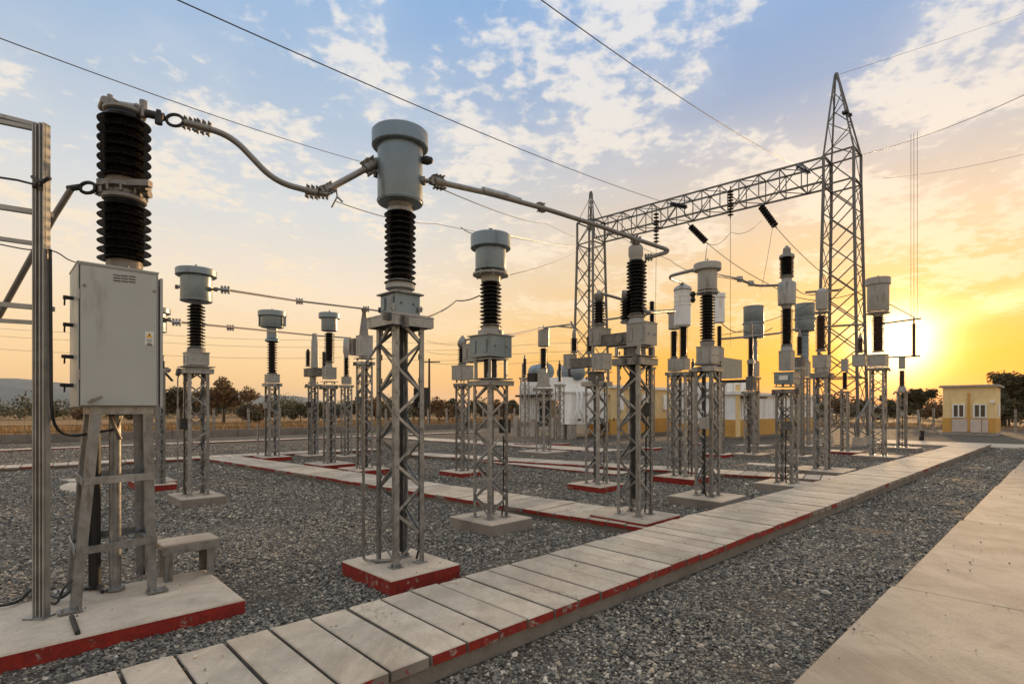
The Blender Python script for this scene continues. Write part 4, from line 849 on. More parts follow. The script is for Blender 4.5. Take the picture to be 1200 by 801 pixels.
# step bench right of the cabinet
zs = .46
c0, c1 = G(189, 641, zs - .02), G(261, 626, zs - .02)
a0, b0_ = AB(G(190, 640, zs)); a1, _ = AB(G(254, 628, zs))
bt = thing('step_bench', 'low concrete topped step on steel brackets beside the cabinet', 'step', W_(a0, b0_), ROT)
Ls = max(.45, a1 - a0)
b = MB(); b.box((Ls / 2, .17, zs - .022), (Ls, .34, .044)); b.obj('tread', 'pad', bt)
b = MB(); b.box((Ls / 2, -.008, zs - .05), (Ls, .012, .07)); b.box((Ls / 2, .348, zs - .05), (Ls, .012, .07)); b.obj('edge_frame', 'steel', bt)
for x_, y_, z_ in ((Ls - .04, .03, 0), (Ls - .04, .31, 0), (.03, .03, .12), (.03, .31, .12)):
    b = MB(); b.angle((x_, y_, z_), (x_, y_, zs - .05), .06, .008, (-1 if x_ > .2 else 1, 0, 0), (0, 1 if y_ < .1 else -1, 0)); b.obj('leg', 'steel', bt)
b = MB(); b.box((Ls - .03, .17, zs - .16), (.012, .26, .22)); b.obj('end_plate', 'steel', bt)
# ================================================================== GANTRY
def lattice_leg(root, name, corners0, corners1, n, lw=.09, bw=.05, mat='steel2'):
    """tapering four leg tower section with X bracing; legs and braces are parts"""
    for a, c in zip(corners0, corners1):
        b = MB(); b.bar(a, c, lw, lw * .9, (1, 0, 0)); b.obj('leg', mat, root)
    for k in range(4):
        k2 = (k + 1) % 4; a0, a1, c0, c1 = [Vector(v) for v in (corners0[k], corners0[k2], corners1[k], corners1[k2])]
        for i in range(n):
            t0, t1 = i / n, (i + 1) / n
            p, q, r, s_ = a0.lerp(c0, t0), a1.lerp(c1, t1), a1.lerp(c1, t0), a0.lerp(c0, t1); nr = (a1 - a0).cross(ZA)
            b = MB()
            if (i + k) % 2: b.bar(p, q, bw, .02, nr)
            else: b.bar(r, s_, bw, .02, nr)
            b.obj('brace', mat, root)
            if n > 6 and True:
                b = MB(); o_ = nr.normalized() * .025
                if (i + k) % 2: b.bar(r + o_, s_ + o_, bw, .02, nr)
                else: b.bar(p + o_, q + o_, bw, .02, nr)
                b.obj('brace', mat, root)
def sq(w_, z, c=(0, 0)): return [Vector((c[0] + i * w_ / 2, c[1] + j * w_ / 2, z)) for i, j in ((-1, -1), (1, -1), (1, 1), (-1, 1))]
tow = []
for (px, d, tip, lab, w0, w1) in ((987, 26.4, 88, 'tall lattice gantry tower with a pointed peak at the right end of the beam', 1.75, 1.28), (692.5, 36.0, 226, 'distant lattice gantry tower with a slim peak at the left end of the beam', 1.75, 1.28)):
    X = (px - 600) / FP * d; r = thing('gantry_tower', lab, 'tower', (X, d, 0), ROT, 'gantry towers'); tow.append((r, X, d))
    for v in sq(w0 + .1, 0):
        b = MB(); b.box((v.x, v.y, .2), (.5, .5, .44), 0, 0, .8); b.obj('footing', 'pad', r)
    lattice_leg(r, '', sq(w0, .4), sq(w1, 12.55), 9, .12, .055)
    lattice_leg(r, '', sq(w1, 12.55), sq(w1, 14.0), 1, .11, .055)
    for z in (3.2, 12.55, 14.0):
        b = MB(); c = sq(w1 if z > 5 else w0 - (w0 - w1) * z / 12.5, z)
        for k in range(4): b.bar(c[k], c[(k + 1) % 4], .09, .06, ZA)
        b.obj('ring_beam', 'steel2', r)
    zt_ = Zh(tip, d); ox = (980 - 987) / FP * d if px > 900 else 0
    po = Vector((ox * AX.x, ox * BX.x, 0)) * 1.0
    top = sq(.10, zt_, (po.x, po.y))
    if px > 900: lattice_leg(r, '', sq(w1, 14.0), top, 5, .07, .04)
    else:
        lattice_leg(r, '', sq(.34, 13.5), sq(.12, zt_), 6, .05, .025)
        for v in sq(w1, 14.0): b = MB(); b.bar(v, (0, 0, zt_ - .2), .04, .04); b.obj('peak_stay', 'steel2', r)
    b = MB(); b.lathe([(.09, zt_ - .05), (.09, zt_ + .08), (.03, zt_ + .12)], po, 8); b.obj('peak_cap', 'steel2', r)
    if px > 900:
        b = MB(); m1 = sq(w1, 14.0)[0].lerp(top[0], .45); b.box(tuple(m1 + Vector((-.1, 0, 0))), (.25, .25, .1)); b.box(tuple(sq(w1, 14.0)[1].lerp(top[1], .5)), (.2, .2, .1)); b.obj('earth_wire_bracket', 'dark', r)
# beam
t1 = Vector((tow[0][1], tow[0][2], 0)); t2 = Vector((tow[1][1], tow[1][2], 0)); dv = (t2 - t1); LB = dv.length - 1.30; ang = math.atan2(dv.y, dv.x); dvn = dv.normalized()
st = t1 + dvn * .65
beam = thing('gantry_beam', 'long triangulated lattice beam spanning between the two gantry towers', 'lattice beam', (st.x, st.y, 0), ang)
hw = .58; nb = 13; pl = LB / nb
for sy in (-1, 1):
    for z in (12.75, 13.93):
        b = MB(); b.bar((0, sy * hw, z), (LB, sy * hw, z), .085, .085); b.obj('chord', 'steel2', beam)
for i in range(nb + 1):
    x = i * pl
    for sy in (-1, 1): b = MB(); b.bar((x, sy * hw, 12.75), (x, sy * hw, 13.93), .045, .045, (1, 0, 0)); b.obj('post', 'steel2', beam)
    for z in (12.75, 13.93): b = MB(); b.bar((x, -hw, z), (x, hw, z), .045, .045); b.obj('cross_tie', 'steel2', beam)
    if i < nb:
        for sy in (-1, 1):
            za, zb_ = (12.75, 13.93) if (i + (sy > 0)) % 2 else (13.93, 12.75); b = MB(); b.bar((x, sy * hw, za), (x + pl, sy * hw, zb_), .045, .03, (0, 1, 0)); b.obj('brace', 'steel2', beam)
        for z in (12.75, 13.93):
            s_ = 1 if i % 2 else -1; b = MB(); b.bar((x, -hw * s_, z), (x + pl, hw * s_, z), .045, .03); b.obj('brace', 'steel2', beam)
def beampt(px, z):                                # point of the beam axis in column px at height z
    return None if False else (lambda t: Vector((t1.x + dvn.x * t, t1.y + dvn.y * t, z)))(solve(px, t1, dvn))
def string(label, p, q, n, r, group='insulator strings hung from the gantry'):
    t = thing('insulator_string', label, 'insulator string', (0, 0, 0), 0, group); d = (q - p); L = d.length; d.normalize()
    b = MB(); b.cyl(p, q, .03, 6); b.obj('rod', 'steel2', t)
    a = p + d * L * .12; st_ = L * .80 / n
    b = MB(); b.lathe([(.04, 0), (r, st_ * .25), (r, st_ * .42), (.05, st_ * .62)], (0, 0, 0), 12, 0, -d); me = b.mesh('disc', 'porc')
    for i in range(n): o = link('disc', me, t); o.location = a + d * st_ * (i + 1)
    return t
for px, y0, y1, lab in ((769, 243, 288, 'left vertical insulator string hanging through the beam'), (856, 218, 256, 'right vertical insulator string hanging through the beam')):
    p = beampt(px, 13.93); d = p.y; off = Vector((0, -.9, 0)); pp = P(px, y0, d - .8); qq = P(px, y1, d - .8); string(lab, pp, qq, 9, .16)
string('slanting insulator string pulling down right from the middle of the beam', P(806, 262, 29), P(829, 285, 28.2), 9, .17)
string('slanting insulator string pulling down right near the big tower', P(889, 238, 27), P(910, 267, 26.2), 9, .17)
string('near flat insulator string along the top of the beam on the left', P(782, 238, 30), P(806, 243, 30.3), 8, .14)
string('near flat insulator string along the top of the beam beside the big tower', P(931, 193, 26), P(950, 203, 26), 8, .14)

# ================================================================== OVERHEAD WIRES
def wire(label, pts, r, sag=0.0, name='overhead_wire', cat='wire', mat='wire', group='overhead wires'):
    p = [P(*q) for q in pts]; out = []
    for i in range(len(p) - 1):
        n = 14
        for k in range(n + (i == len(p) - 2)):
            t = k / n; v = p[i].lerp(p[i + 1], t); v.z -= sag * 4 * t * (1 - t); out.append(v)
    b = MB(); b.tube(out, r, 5); return b.obj(name, mat, None, label, cat, group)
wire('dark overhead wire from the top left down to the left end of the beam', [(150, -26, 9), (782, 238, 30)], .013, .25)
wire('dark overhead wire from the left edge passing just above the black breaker pole', [(-40, 30, 6), (425, 190, 14)], .007, .08)
wire('dark overhead wire from the top centre down to the beam beside the big tower', [(590, -32, 9), (930, 192, 26)], .011, .25)
wire('thin wire leaving the big tower towards the upper right edge', [(1000, 184, 27), (1240, 92, 22)], .014, .3)
wire('faint thin wire at the right edge below the other', [(1035, 209, 40), (1240, 170, 34)], .012, .3)
wire('thin earth wire rising right from the tower peak', [(981, 88, 26.4), (1260, -6, 60)], .010, .1)
for i, px in enumerate((1067.5, 1071, 1075)):
    wire(('leftmost', 'middle', 'rightmost')[i] + ' of three thin dropper wires hanging from the wire right of the tower', [(px, 157 - i * 1.2, 24.5), (px, 374, 24.5)], .009, 0, 'dropper_wire')
wire('thin dropper below the right hanging insulator string', [(856, 256, 27.5), (856, 405, 27.5)], .012, 0, 'dropper_wire')
wire('thin dropper below the left hanging insulator string', [(769, 288, 29), (768, 398, 29)], .012, 0, 'dropper_wire')
wire('wire sagging right from the middle slanting string across the yard', [(829, 285, 28.2), (905, 335, 24), (960, 352, 22)], .016, .15)
wire('wire from the right slanting string down to the big tower', [(910, 267, 26.2), (966, 322, 24.5), (975, 340, 25)], .015, .1)
wire('jumper from the middle slanting string to the wide capped transformer', [(829, 285, 28.2), (826, 309, 13)], .012, 0, 'dropper_wire')
wire('jumper loop under the beam in the middle', [(829, 285, 28.2), (856, 272, 28), (893, 258, 27)], .012, .3)
wire('jumper from the right slanting string to the two stage breaker', [(906, 262, 26), (893, 335, 22), (886, 345, 20)], .010, .1, 'dropper_wire')
wire('thin wire from the small transformers past the long busbar', [(394, 236, 9), (510, 262, 15), (680, 288, 30)], .008, .1)
wire('thin wire below the long busbar', [(505, 216, 6), (640, 262, 20), (710, 290, 36)], .007, .1)
wire('thin dark twisted wire left of the second transformer', [(499, 372, 5.7), (535, 352, 8.6), (562, 346, 8.2)], .010, .03)
wire('thin rising wire right of the second transformer', [(598, 322, 9), (676, 294, 30)], .007, .1)
wire('thin wire over the second transformer to the far tower', [(540, 266, 9), (572, 270, 8), (676, 288, 34)], .007, .08)
wire('thin wire crossing behind the central disconnector', [(700, 262, 34), (786, 305, 20), (830, 322, 12)], .010, .1)
for k, (ya, yb) in enumerate(((392, 398), (401, 406), (416, 418))):
    wire(('topmost', 'middle', 'lowest')[k] + ' of the far parallel line wires low in the sky on the left', [(-60, ya - 12, 60), (190, ya, 60), (420, yb, 62), (560, yb + 3, 65)], .016, .25, group='far parallel wires low on the left')
for k, (ya, yb) in enumerate(((399, 404), (412, 414), (424, 425))):
    wire(('upper', 'middle', 'lower')[k] + ' of the far wires between the tallest and second transformers', [(500, ya, 45), (545, yb, 45), (640, yb - 2, 48), (720, yb - 8, 50)], .014, .15)
wire('thin wire drooping in the right middle bays', [(845, 378, 13), (872, 388, 14), (905, 384, 15)], .012, .1)
wire('thin wire past the two broad drums', [(845, 392, 26), (884, 380, 24), (960, 350, 22), (1010, 340, 20)], .014, .1)
wire('thin wire from the two stage breaker to the domed transformer', [(930, 336, T17.d), (948, 345, 15), (962, 341, T19.d)], .012, .05)
# far line pole
r = thing('far_pole', 'thin distant wooden line pole between the tallest and second transformers', 'pole', P(503, 479, 60) - Vector((0, 0, 1.7)), 0)
b = MB(); b.cyl((0, 0, 0), (0, 0, Zh(420, 60)), .16, 8, 0, .1); b.obj('pole', 'bark', r); b = MB(); b.bar((-1, 0, Zh(424, 60)), (1.2, 0, Zh(424, 60)), .12, .12); b.obj('cross_arm', 'bark', r)

# ================================================================== POWER TRANSFORMERS AND YELLOW BUILDINGS
def facebox(parent, P0, a, bb, z0, z1, mat, name, A_=0, B_=0, bev=True):
    m = MB(); m.box((a / 2 + A_, bb / 2 + B_, (z0 + z1) / 2), (a, bb, z1 - z0)); return m.obj(name, mat, parent)
p = G(669, 514.5); d = p.y
r = thing('power_transformer', 'large white power transformer tank on concrete stubs behind the small drum topped post', 'power transformer', (p.x, p.y, 0), ROT)
zA, zBt = Zh(497, d), Zh(460, d); La = solve(722, p, AX); Lb = solve(655, p, BX)
facebox(r, p, La, Lb, zA, zBt, 'white', 'tank')
m = MB(); m.box((La / 2, Lb / 2, zBt + .05), (La + .15, Lb + .15, .1)); m.obj('tank_flange', 'white', r)
for i in range(6): m = MB(); m.box((La * (i + .5) / 6, -.05, (zA + zBt) / 2), (.06, .1, zBt - zA - .2)); m.obj('stiffener', 'white', r)
for x_ in (.3, La - .3):
    for y_ in (.3, Lb - .3): m = MB(); m.box((x_, y_, zA / 2), (.5, .5, zA)); m.obj('concrete_stub', 'fpost', r)
Lc = solve(608, p, BX)
facebox(r, p, La * .8, 2.2, Zh(441, d), zBt + .02, 'white', 'upper_tank', .1, .4)
facebox(r, p, 1.6, (Lc - Lb) * .45, Zh(495, d), Zh(447, d + 3), 'white', 'cooler_box', .2, Lc - (Lc - Lb) * .45)
facebox(r, p, 1.4, (Lc - Lb) * .5, Zh(468, d), Zh(443, d + 2), 'white', 'upper_box', .2, Lb + .1)
m = MB(); m.box((.2, Lc * .68, Zh(463, d + 1)), (1.2, Lc * .6, .12)); m.obj('canopy', 'dark', r)
m = MB(); m.box((.35, Lc * .62, 1.7), (.1, 1.4, 2.0)); m.obj('dark_panel', 'dark', r)
for i in range(9): m = MB(); m.box((.08, Lc - (Lc - Lb) * .45 + .12 + i * (Lc - Lb) * .45 / 9.5, (Zh(495, d) + Zh(449, d + 3)) / 2), (.26, .05, Zh(449, d + 3) - Zh(495, d) - .3)); m.obj('radiator_fin', 'white', r)
for i in range(4): m = MB(); m.box((La + .15 - .02 - i * La / 4, -.11, zBt - .12), (.35, .05, .06)); m.cyl((La * (i + .5) / 4, -.1, zA + .25), (La * (i + .5) / 4, -.25, zA + .25), .07, 8); m.obj('valve', 'steel2', r)
for i in range(3): m = MB(); m.box((.3, Lb + .7 + i * 1.5, .6), (.35, .35, 1.2)); m.obj('leg', 'fpost', r)
for yy, zz in ((1.0, 431), (3.4, 428)):
    m = MB(); m.lathe([(.10, -.86), (.40, -.82), (.50, -.76), (.50, -.1), (.52, -.1), (.52, .1), (.50, .1), (.50, .76), (.40, .82), (.10, .86)], (1.2, yy, Zh(zz, d) - .15), 24, 0, (.3, 1, 0)); m.box((1.2, yy, Zh(zz, d) - .8), (.3, 1.1, .5)); m.obj('conservator', 'paint', r)
for yy in (.6, 2.4, 4.3):
    m = MB(); m.lathe(ins_profile(.16, Zh(443, d), Zh(420, d), 8), (.6, yy, 0), 12); m.obj('bushing', 'porc2', r)
for k in range(2):
    m = MB(); m.tube(bend([(.1 + k * .9, -.12, zA + .2), (.1 + k * .3, -.3, zA + .6 + k * .2), (.3 + k * .4, -.25, zBt - .2), (.4 + k * .3, .1, zBt + .5)], .2), .05, 6); m.obj('oil_pipe', 'white', r)
def yellow(name, label, pxc, by, pxr, pxl, top, split, roof=True, clad=None):
    p = G(pxc, by); d = p.y; r = thing(name, label, 'building', (p.x, p.y, 0), ROT); La = solve(pxr, p, AX); Lb = solve(pxl, p, BX)
    zt, zs = Zh(top, d), Zh(split, d)
    facebox(r, p, La + .1, Lb + .1, 0, .15, 'wall', 'plinth', -.05, -.05)
    facebox(r, p, La, Lb, .15, zs, 'ochre', 'lower_wall'); facebox(r, p, La - .02, Lb - .02, zs, zt, clad or 'yel', 'upper_wall', .01, .01)
    if roof: m = MB(); m.box((La / 2, Lb / 2, zt + .08), (La + .35, Lb + .35, .16)); m.obj('roof', 'white', r)
    return r, p, La, Lb, d
r, p, La, Lb, d = yellow('control_building', 'yellow and ochre building behind the large central disconnector', 716, 512, 830, 690, 454, 491)
for x0 in (.9, 3.6, 6.2): m = MB(); m.box((x0, -.06, 2.15), (.55, .12, 1.0)); m.obj('meter_box', 'white', r)
m = MB(); m.box((2.2, -.03, 1.2), (.9, .06, 2.1)); m.obj('door', 'pink', r)
r, p, La, Lb, d = yellow('switch_building', 'ochre based building with white cladding behind the two stage breaker', 862, 515, 957, 820, 462, 491.5, True, 'white')
m = MB(); m.box((.25, -.02, 1.6), (.5, .06, 2.9)); m.obj('pilaster', 'yel', r)
m = MB(); m.box((1.7, -.015, Zh(480, d)), (1.2, .05, 1.15)); wf_ = m.obj('window_panel', 'white', r)
m = MB(); m.box((1.95, -.045, Zh(480, d)), (.55, .03, .65)); m.obj('window_glass', 'glass', wf_); m = MB(); m.box((1.62, -.06, Zh(480, d)), (.12, .06, .65)); m.obj('window_reveal', 'ochre', wf_)
m = MB(); m.box((1.9, -.25, Zh(465, d)), (2.6, .5, .1)); m.obj('canopy', 'dark', r)
for i in range(8): m = MB(); m.box((.8 + i * (La - 1) / 8, -.006, (Zh(491, d) + Zh(463, d)) / 2), (.02, .012, Zh(463, d) - Zh(491, d) - .05)); m.obj('panel_joint', 'paint2', r)
p2 = W_(*AB(p)) + AX * .8 + BX * 1.5
r = thing('power_transformer', 'grey conservator and white transformer top rising behind the ochre based building', 'power transformer', (p2.x, p2.y, 0), ROT)
d2 = p2.y; m = MB(); m.box((1.9, 1.2, Zh(470, d2) / 2 + 1.0), (4.2, 2.4, Zh(444, d2) - 1.0)); m.obj('tank', 'white', r)
m = MB(); m.box((2.1, .6, (Zh(444, d2) + Zh(417, d2)) / 2 + .1), (3.0, 1.2, Zh(417, d2) - Zh(444, d2) - .2)); m.obj('conservator', 'paint', r)
for i in range(4): m = MB(); m.box((.6 + i * 1.0, -.05, Zh(452, d2)), (.75, .1, .7)); m.obj('radiator_panel', 'white', r)

# yellow hut
p = G(1167, 510.5); d = p.y
La = solve(1174, p, AX) * 1.0; La = max(2.6, min(3.4, La)); Lb = solve(1104.5, p, BX)
r = thing('yellow_hut', 'small yellow hut with flat roof and two white framed windows at the walkway end', 'hut', (p.x, p.y, 0), ROT)
zt = Zh(452.5, d); zs = Zh(490, d)
facebox(r, p, La + .06, Lb + .06, 0, .18, 'fpost', 'plinth', -.03, -.03)
facebox(r, p, La, Lb, .18, zs, 'ochre', 'lower_wall'); facebox(r, p, La - .02, Lb - .02, zs, zt, 'yel', 'upper_wall', .01, .01)
m = MB(); m.box((La / 2, Lb / 2, zt + .05), (La + .34, Lb + .36, .11), 0); m.box((La / 2, Lb / 2, zt + .12), (La + .24, Lb + .26, .03)); m.obj('roof', 'fpost', r)
sc_ = Lb / 62.5
def hy(px): return solve(px, p, BX)
for (x0, x1) in ((1116, 1131), (1140.5, 1156.5)):
    ya, yb = hy(x1), hy(x0); zc0, zc1 = Zh(489.5, d), Zh(473, d)
    m = MB(); f_ = -.05
    for (u0, u1, v0, v1) in ((ya, yb, zc0, zc0 + .07), (ya, yb, zc1 - .07, zc1), (ya, ya + .08, zc0 + .07, zc1 - .07), (yb - .08, yb, zc0 + .07, zc1 - .07), ((ya + yb) / 2 - .035, (ya + yb) / 2 + .035, zc0 + .07, zc1 - .07)):
        m.box((f_, (u0 + u1) / 2, (v0 + v1) / 2), (.10, u1 - u0, v1 - v0))
    wd_ = m.obj('window', 'white', r)
    for e in (0, 1):
        y0_ = ya + .08 if e == 0 else (ya + yb) / 2 + .035; y1_ = (ya + yb) / 2 - .035 if e == 0 else yb - .08
        m = MB(); m.box((-.02, (y0_ + y1_) / 2, (zc0 + zc1) / 2), (.03, y1_ - y0_, zc1 - zc0 - .14)); m.obj('pane', 'glass', wd_)
for (x0, x1) in ((1115.5, 1134), (1137, 1150), (1151, 1158)):
    ya, yb = hy(x1), hy(x0); m = MB(); m.box((-.03, (ya + yb) / 2, (.2 + Zh(491, d)) / 2), (.06, yb - ya, Zh(491, d) - .2)); m.obj('door_panel', 'pink', r)
m = MB(); m.box((-.04, hy(1135.3), 1.5), (.07, .12, 2.5)); m.obj('downpipe', 'ochre', r)
m = MB(); m.box((-.06, hy(1163), Zh(470.5, d)), (.12, .22, .14)); m.obj('wall_lamp', 'white', r)
m = MB(); m.box((La * .5, -.03, Zh(480, d)), (.7, .06, .9)); m.obj('side_window', 'white', r)

# ================================================================== FENCE, LOW WALL
p = G(30, 518.5); wa, wb_ = AB(p)
r = thing('low_wall', 'long low grey concrete wall before the dry field', 'wall', W_(wa - 8, wb_), ROT)
for i in range(14): m = MB(); m.box((i * 3.6 + 1.79, random.uniform(-.02, .02), .22), (3.57, .22, .44 + random.uniform(-.02, .02))); m.obj('wall_panel', 'wall', r)
def fence(label, pa, pb, n, hgt=1.75):
    pa, pb = Vector(pa), Vector(pb); d = pb - pa; L = d.length; ang = math.atan2(d.y, d.x); r = thing('wire_fence', label, 'fence', pa, ang, 'perimeter fences of concrete posts')
    m = MB(); m.box((0, 0, hgt / 2), (.17, .15, hgt), 0, 0, .9); me = m.mesh('post', 'fpost')
    for i in range(n + 1): o = link('post', me, r); o.location = (L * i / n + random.uniform(-.1, .1), 0, random.uniform(-.05, .05)); o.rotation_euler = (0, random.uniform(-.02, .02), 0)
    for z in (.35, .7, 1.05, 1.4, 1.66): m = MB(); m.bar((0, -.09, z), (L, -.09, z + random.uniform(-.03, .03)), .045, .03); m.obj('strand', 'wire', r)
    m = MB(); m.box((L / 2, 0, .1), (L, .12, .22)); m.obj('kerb', 'wall', r)
    m = MB(); k = 0
    stp = .35
    for i in range(int(L / stp)): m.bar((i * stp, -.095, .2), (i * stp, -.095, 1.66), .008, .008)
    m.obj('wire_mesh', 'wire', r, None, None, None, 'stuff'); return r
fence('long concrete post fence along the dry field on the left', W_(-14, 43.6), W_(57, 43.6), 30)
fence('concrete post fence behind the yellow hut on the right', W_(57, 43), W_(57, -22), 26)
m = MB(); 
p = G(1085, 500)
r = thing('leaning_stake', 'thin leaning stake with a dark foot left of the yellow hut', 'stake', G(1079.5, 515.5), 0); d = G(1079.5, 515.5).y
m = MB(); m.bar((0, 0, 0), ((1075.5 - 1079.5) / FP * d, 0, Zh(480, d)), .09, .09, (0, 1, 0)); m.obj('pole', 'fpost', r); m = MB(); m.bar((.02, 0, 0), (0, -.05, .55), .16, .16, (0, 1, 0)); m.obj('foot', 'dark', r)

# ================================================================== TREES, BUSHES, FIELD, HILLS
def crown(n, blobs, size, seed):
    r_ = np.random.default_rng(seed); vs = []; fs = []
    tot = sum(b_[3] ** 2 for b_ in blobs)
    for (x, y, z, rad) in blobs:
        k = max(20, int(n * rad * rad / tot))
        d = r_.normal(size=(k, 3)); d /= np.linalg.norm(d, axis=1)[:, None]; rr = rad * (r_.random(k) ** .45) * (1 + .28 * np.sin(d[:, 0] * 5 + seed) * np.cos(d[:, 2] * 4))
        c = d * rr[:, None] * np.array([1, 1, .8]) + np.array([x, y, z])
        for q in c:
            u = r_.normal(size=3); u /= np.linalg.norm(u); v = np.cross(u, r_.normal(size=3)); v /= np.linalg.norm(v) + 1e-6
            s_ = size * r_.uniform(.5, 1.3); i = len(vs); vs += [tuple(q - u * s_), tuple(q + v * s_ * .45), tuple(q + u * s_), tuple(q - v * s_ * .45)]; fs.append((i, i + 1, i + 2, i + 3))
    return vs, fs
def tree(name, label, px, py, d, wpx, toppx, mat, seed, n=2600, spread=1.0, trunk=True, group=None, cat='tree', leaf=.16):
    X = (px - 600) / FP * d; Wd = wpx * d / FP; Ht = Zh(toppx, d); r_ = random.Random(seed)
    r = thing(name, label, cat, (X, d, -.03), 0, group); blobs = []; nb_ = int(9 * spread) if trunk else 6
    m = MB(); tips = []
    base = .22 * Ht if trunk else .05
    for i in range(nb_):
        t = i / max(1, nb_ - 1); x = (r_.random() - .5) * Wd * .8; y = (r_.random() - .5) * Wd * .6
        z = base + (Ht - base) * r_.uniform(.25, .82) * (1 - .35 * abs(x) / (Wd / 2)); rad = min(Wd * .22, (Ht - z) * .95) * r_.uniform(.75, 1.1); rad = max(rad, Ht * .12)
        blobs.append((x, y, z, rad)); tips.append((x, y, z))
    blobs.append((0, 0, Ht * .62, Wd * .26 if trunk else Wd * .3))
    if trunk:
        m.cyl((0, 0, 0), (.05 * Wd * .3, 0, Ht * .45), Ht * .035, 8, 0, Ht * .02)
    else: m.cyl((0, 0, 0), (0, 0, Ht * .4), Ht * .03, 6, 0, Ht * .015)
    tk = m.obj('trunk', 'bark', r)
    for (x, y, z) in tips:
        m = MB(); s0 = Vector((.02 * Wd, 0, Ht * r_.uniform(.25, .42))); mid = s0.lerp(Vector((x, y, z)), .5) + Vector((0, 0, Ht * .04)); m.cyl(s0, mid, Ht * .014, 5, 0, Ht * .009); m.cyl(mid, (x, y, z + .2), Ht * .009, 5, 0, Ht * .004); m.obj('limb', 'bark', r)
    vs, fs = crown(n, blobs, leaf * d / 60, seed); m = MB(); m.add(vs, fs); m.obj('crown', mat, r)
for i, (px, wp, tp, dd, mt, lab) in enumerate(((262, 56, 438, 66, 'leaf2', 'rounded brown green tree beyond the fence behind the left transformer'), (212, 46, 446, 70, 'leaf1', 'dark bushy tree beyond the fence just right of the cabinet'), (238, 30, 462, 75, 'leaf1', 'low dark tree between the two left trees beyond the fence'),
        (1077, 34, 444, 60, 'leaf1', 'rounded dark tree beyond the fence left of the yellow hut'), (1176, 46, 414, 52, 'leaf1', 'tall dark tree with open ragged crown behind the yellow hut'), (1204, 40, 428, 54, 'leaf1', 'dark tree at the right edge behind the yellow hut'), (1182, 46, 466, 50, 'leaf1', 'dense low dark tree right of the hut roof'))):
    tree('tree', lab, px, 0, dd, wp, tp, mt, 11 + i, 6500, 1.4 if i == 4 else 1.0, group='trees beyond the fence')
bl = ['dark bush beyond the fence', 'autumn brown bush beyond the fence', 'green brown bush beyond the fence']
seen = {}
bx = [(290, 24, 470), (312, 24, 466), (333, 22, 472), (352, 22, 470), (300, 30, 475), (372, 24, 468), (410, 30, 466), (440, 30, 464), (462, 28, 466), (497, 26, 463), (514, 28, 461), (530, 22, 464), (556, 24, 466), (580, 26, 464), (600, 24, 466), (1062, 20, 462), (1094, 24, 470), (1040, 24, 466), (1012, 26, 464), (980, 26, 462), (955, 24, 466), (60, 20, 475), (100, 24, 476), (160, 26, 474)]
for i, (px, wp, tp) in enumerate(bx):
    mt = ('leaf1', 'leaf2', 'leaf3')[i % 3]
    near = ('left of the far capped transformer', 'behind the small far transformer', 'right of the small far transformer', 'left of the transformer cluster', 'low at the left tree foot', 'behind the left cluster', 'behind the cone column', 'behind the tallest lattice left side', 'behind the tallest lattice right side', 'beneath the far pole', 'right of the far pole', 'left of the small disconnector lattice', 'behind the second lattice', 'right of the second lattice', 'left of the white transformer', 'below the sun', 'between the round tree and the hut', 'behind the sunlit transformer lattice', 'behind the gantry foot right', 'behind the gantry foot left', 'behind the domed transformer lattice', 'behind the left channel post', 'under the cabinet left side', 'under the cabinet right side')[i]
    tree('bush', bl[i % 3] + ' ' + near, px, 0, 74 + (i * 7) % 17, wp * 1.15, tp, mt, 40 + i, 1700, 1, False, 'bushes beyond the fence', 'bush', .17)
# far tree line as one mass
m = MB(); r_ = np.random.default_rng(5); blobs = []
for i in range(420):
    az = math.radians(-58 + i * .285); d = 120 + r_.random() * 60; hgt = 2.2 + r_.random() ** 2 * 4.2; blobs.append((math.sin(az) * d, d * math.cos(az), hgt * .42, hgt * .52))
vs, fs = crown(80000, blobs, .30, 3); m.add(vs, fs); m.obj('tree_line', 'leaf3', None, 'far brown hedge and tree line along the horizon', None, None, 'stuff')
# dry grass
r_ = np.random.default_rng(9); vs = []; fs = []
for i in range(26000):
    a = r_.uniform(-20, 70); c = 44 + r_.random() ** 2 * 26
    if i % 4 == 0: a = 57.5 + r_.random() ** 2 * 18; c = r_.uniform(-22, 44)
    q = W_(a, c, -.03); h_ = r_.uniform(.15, .5); t = r_.uniform(0, 3.14); w_ = .035; dx_, dy_ = math.cos(t) * w_, math.sin(t) * w_; lx, ly = r_.normal() * .1, r_.normal() * .1
    k = len(vs); vs += [(q.x - dx_, q.y - dy_, q.z), (q.x + dx_, q.y + dy_, q.z), (q.x + lx, q.y + ly, q.z + h_)]; fs.append((k, k + 1, k + 2))
m = MB(); m.add(vs, fs); m.obj('dry_grass', 'drygrass', None, 'dry golden grass growing beyond the fence', None, None, 'stuff')
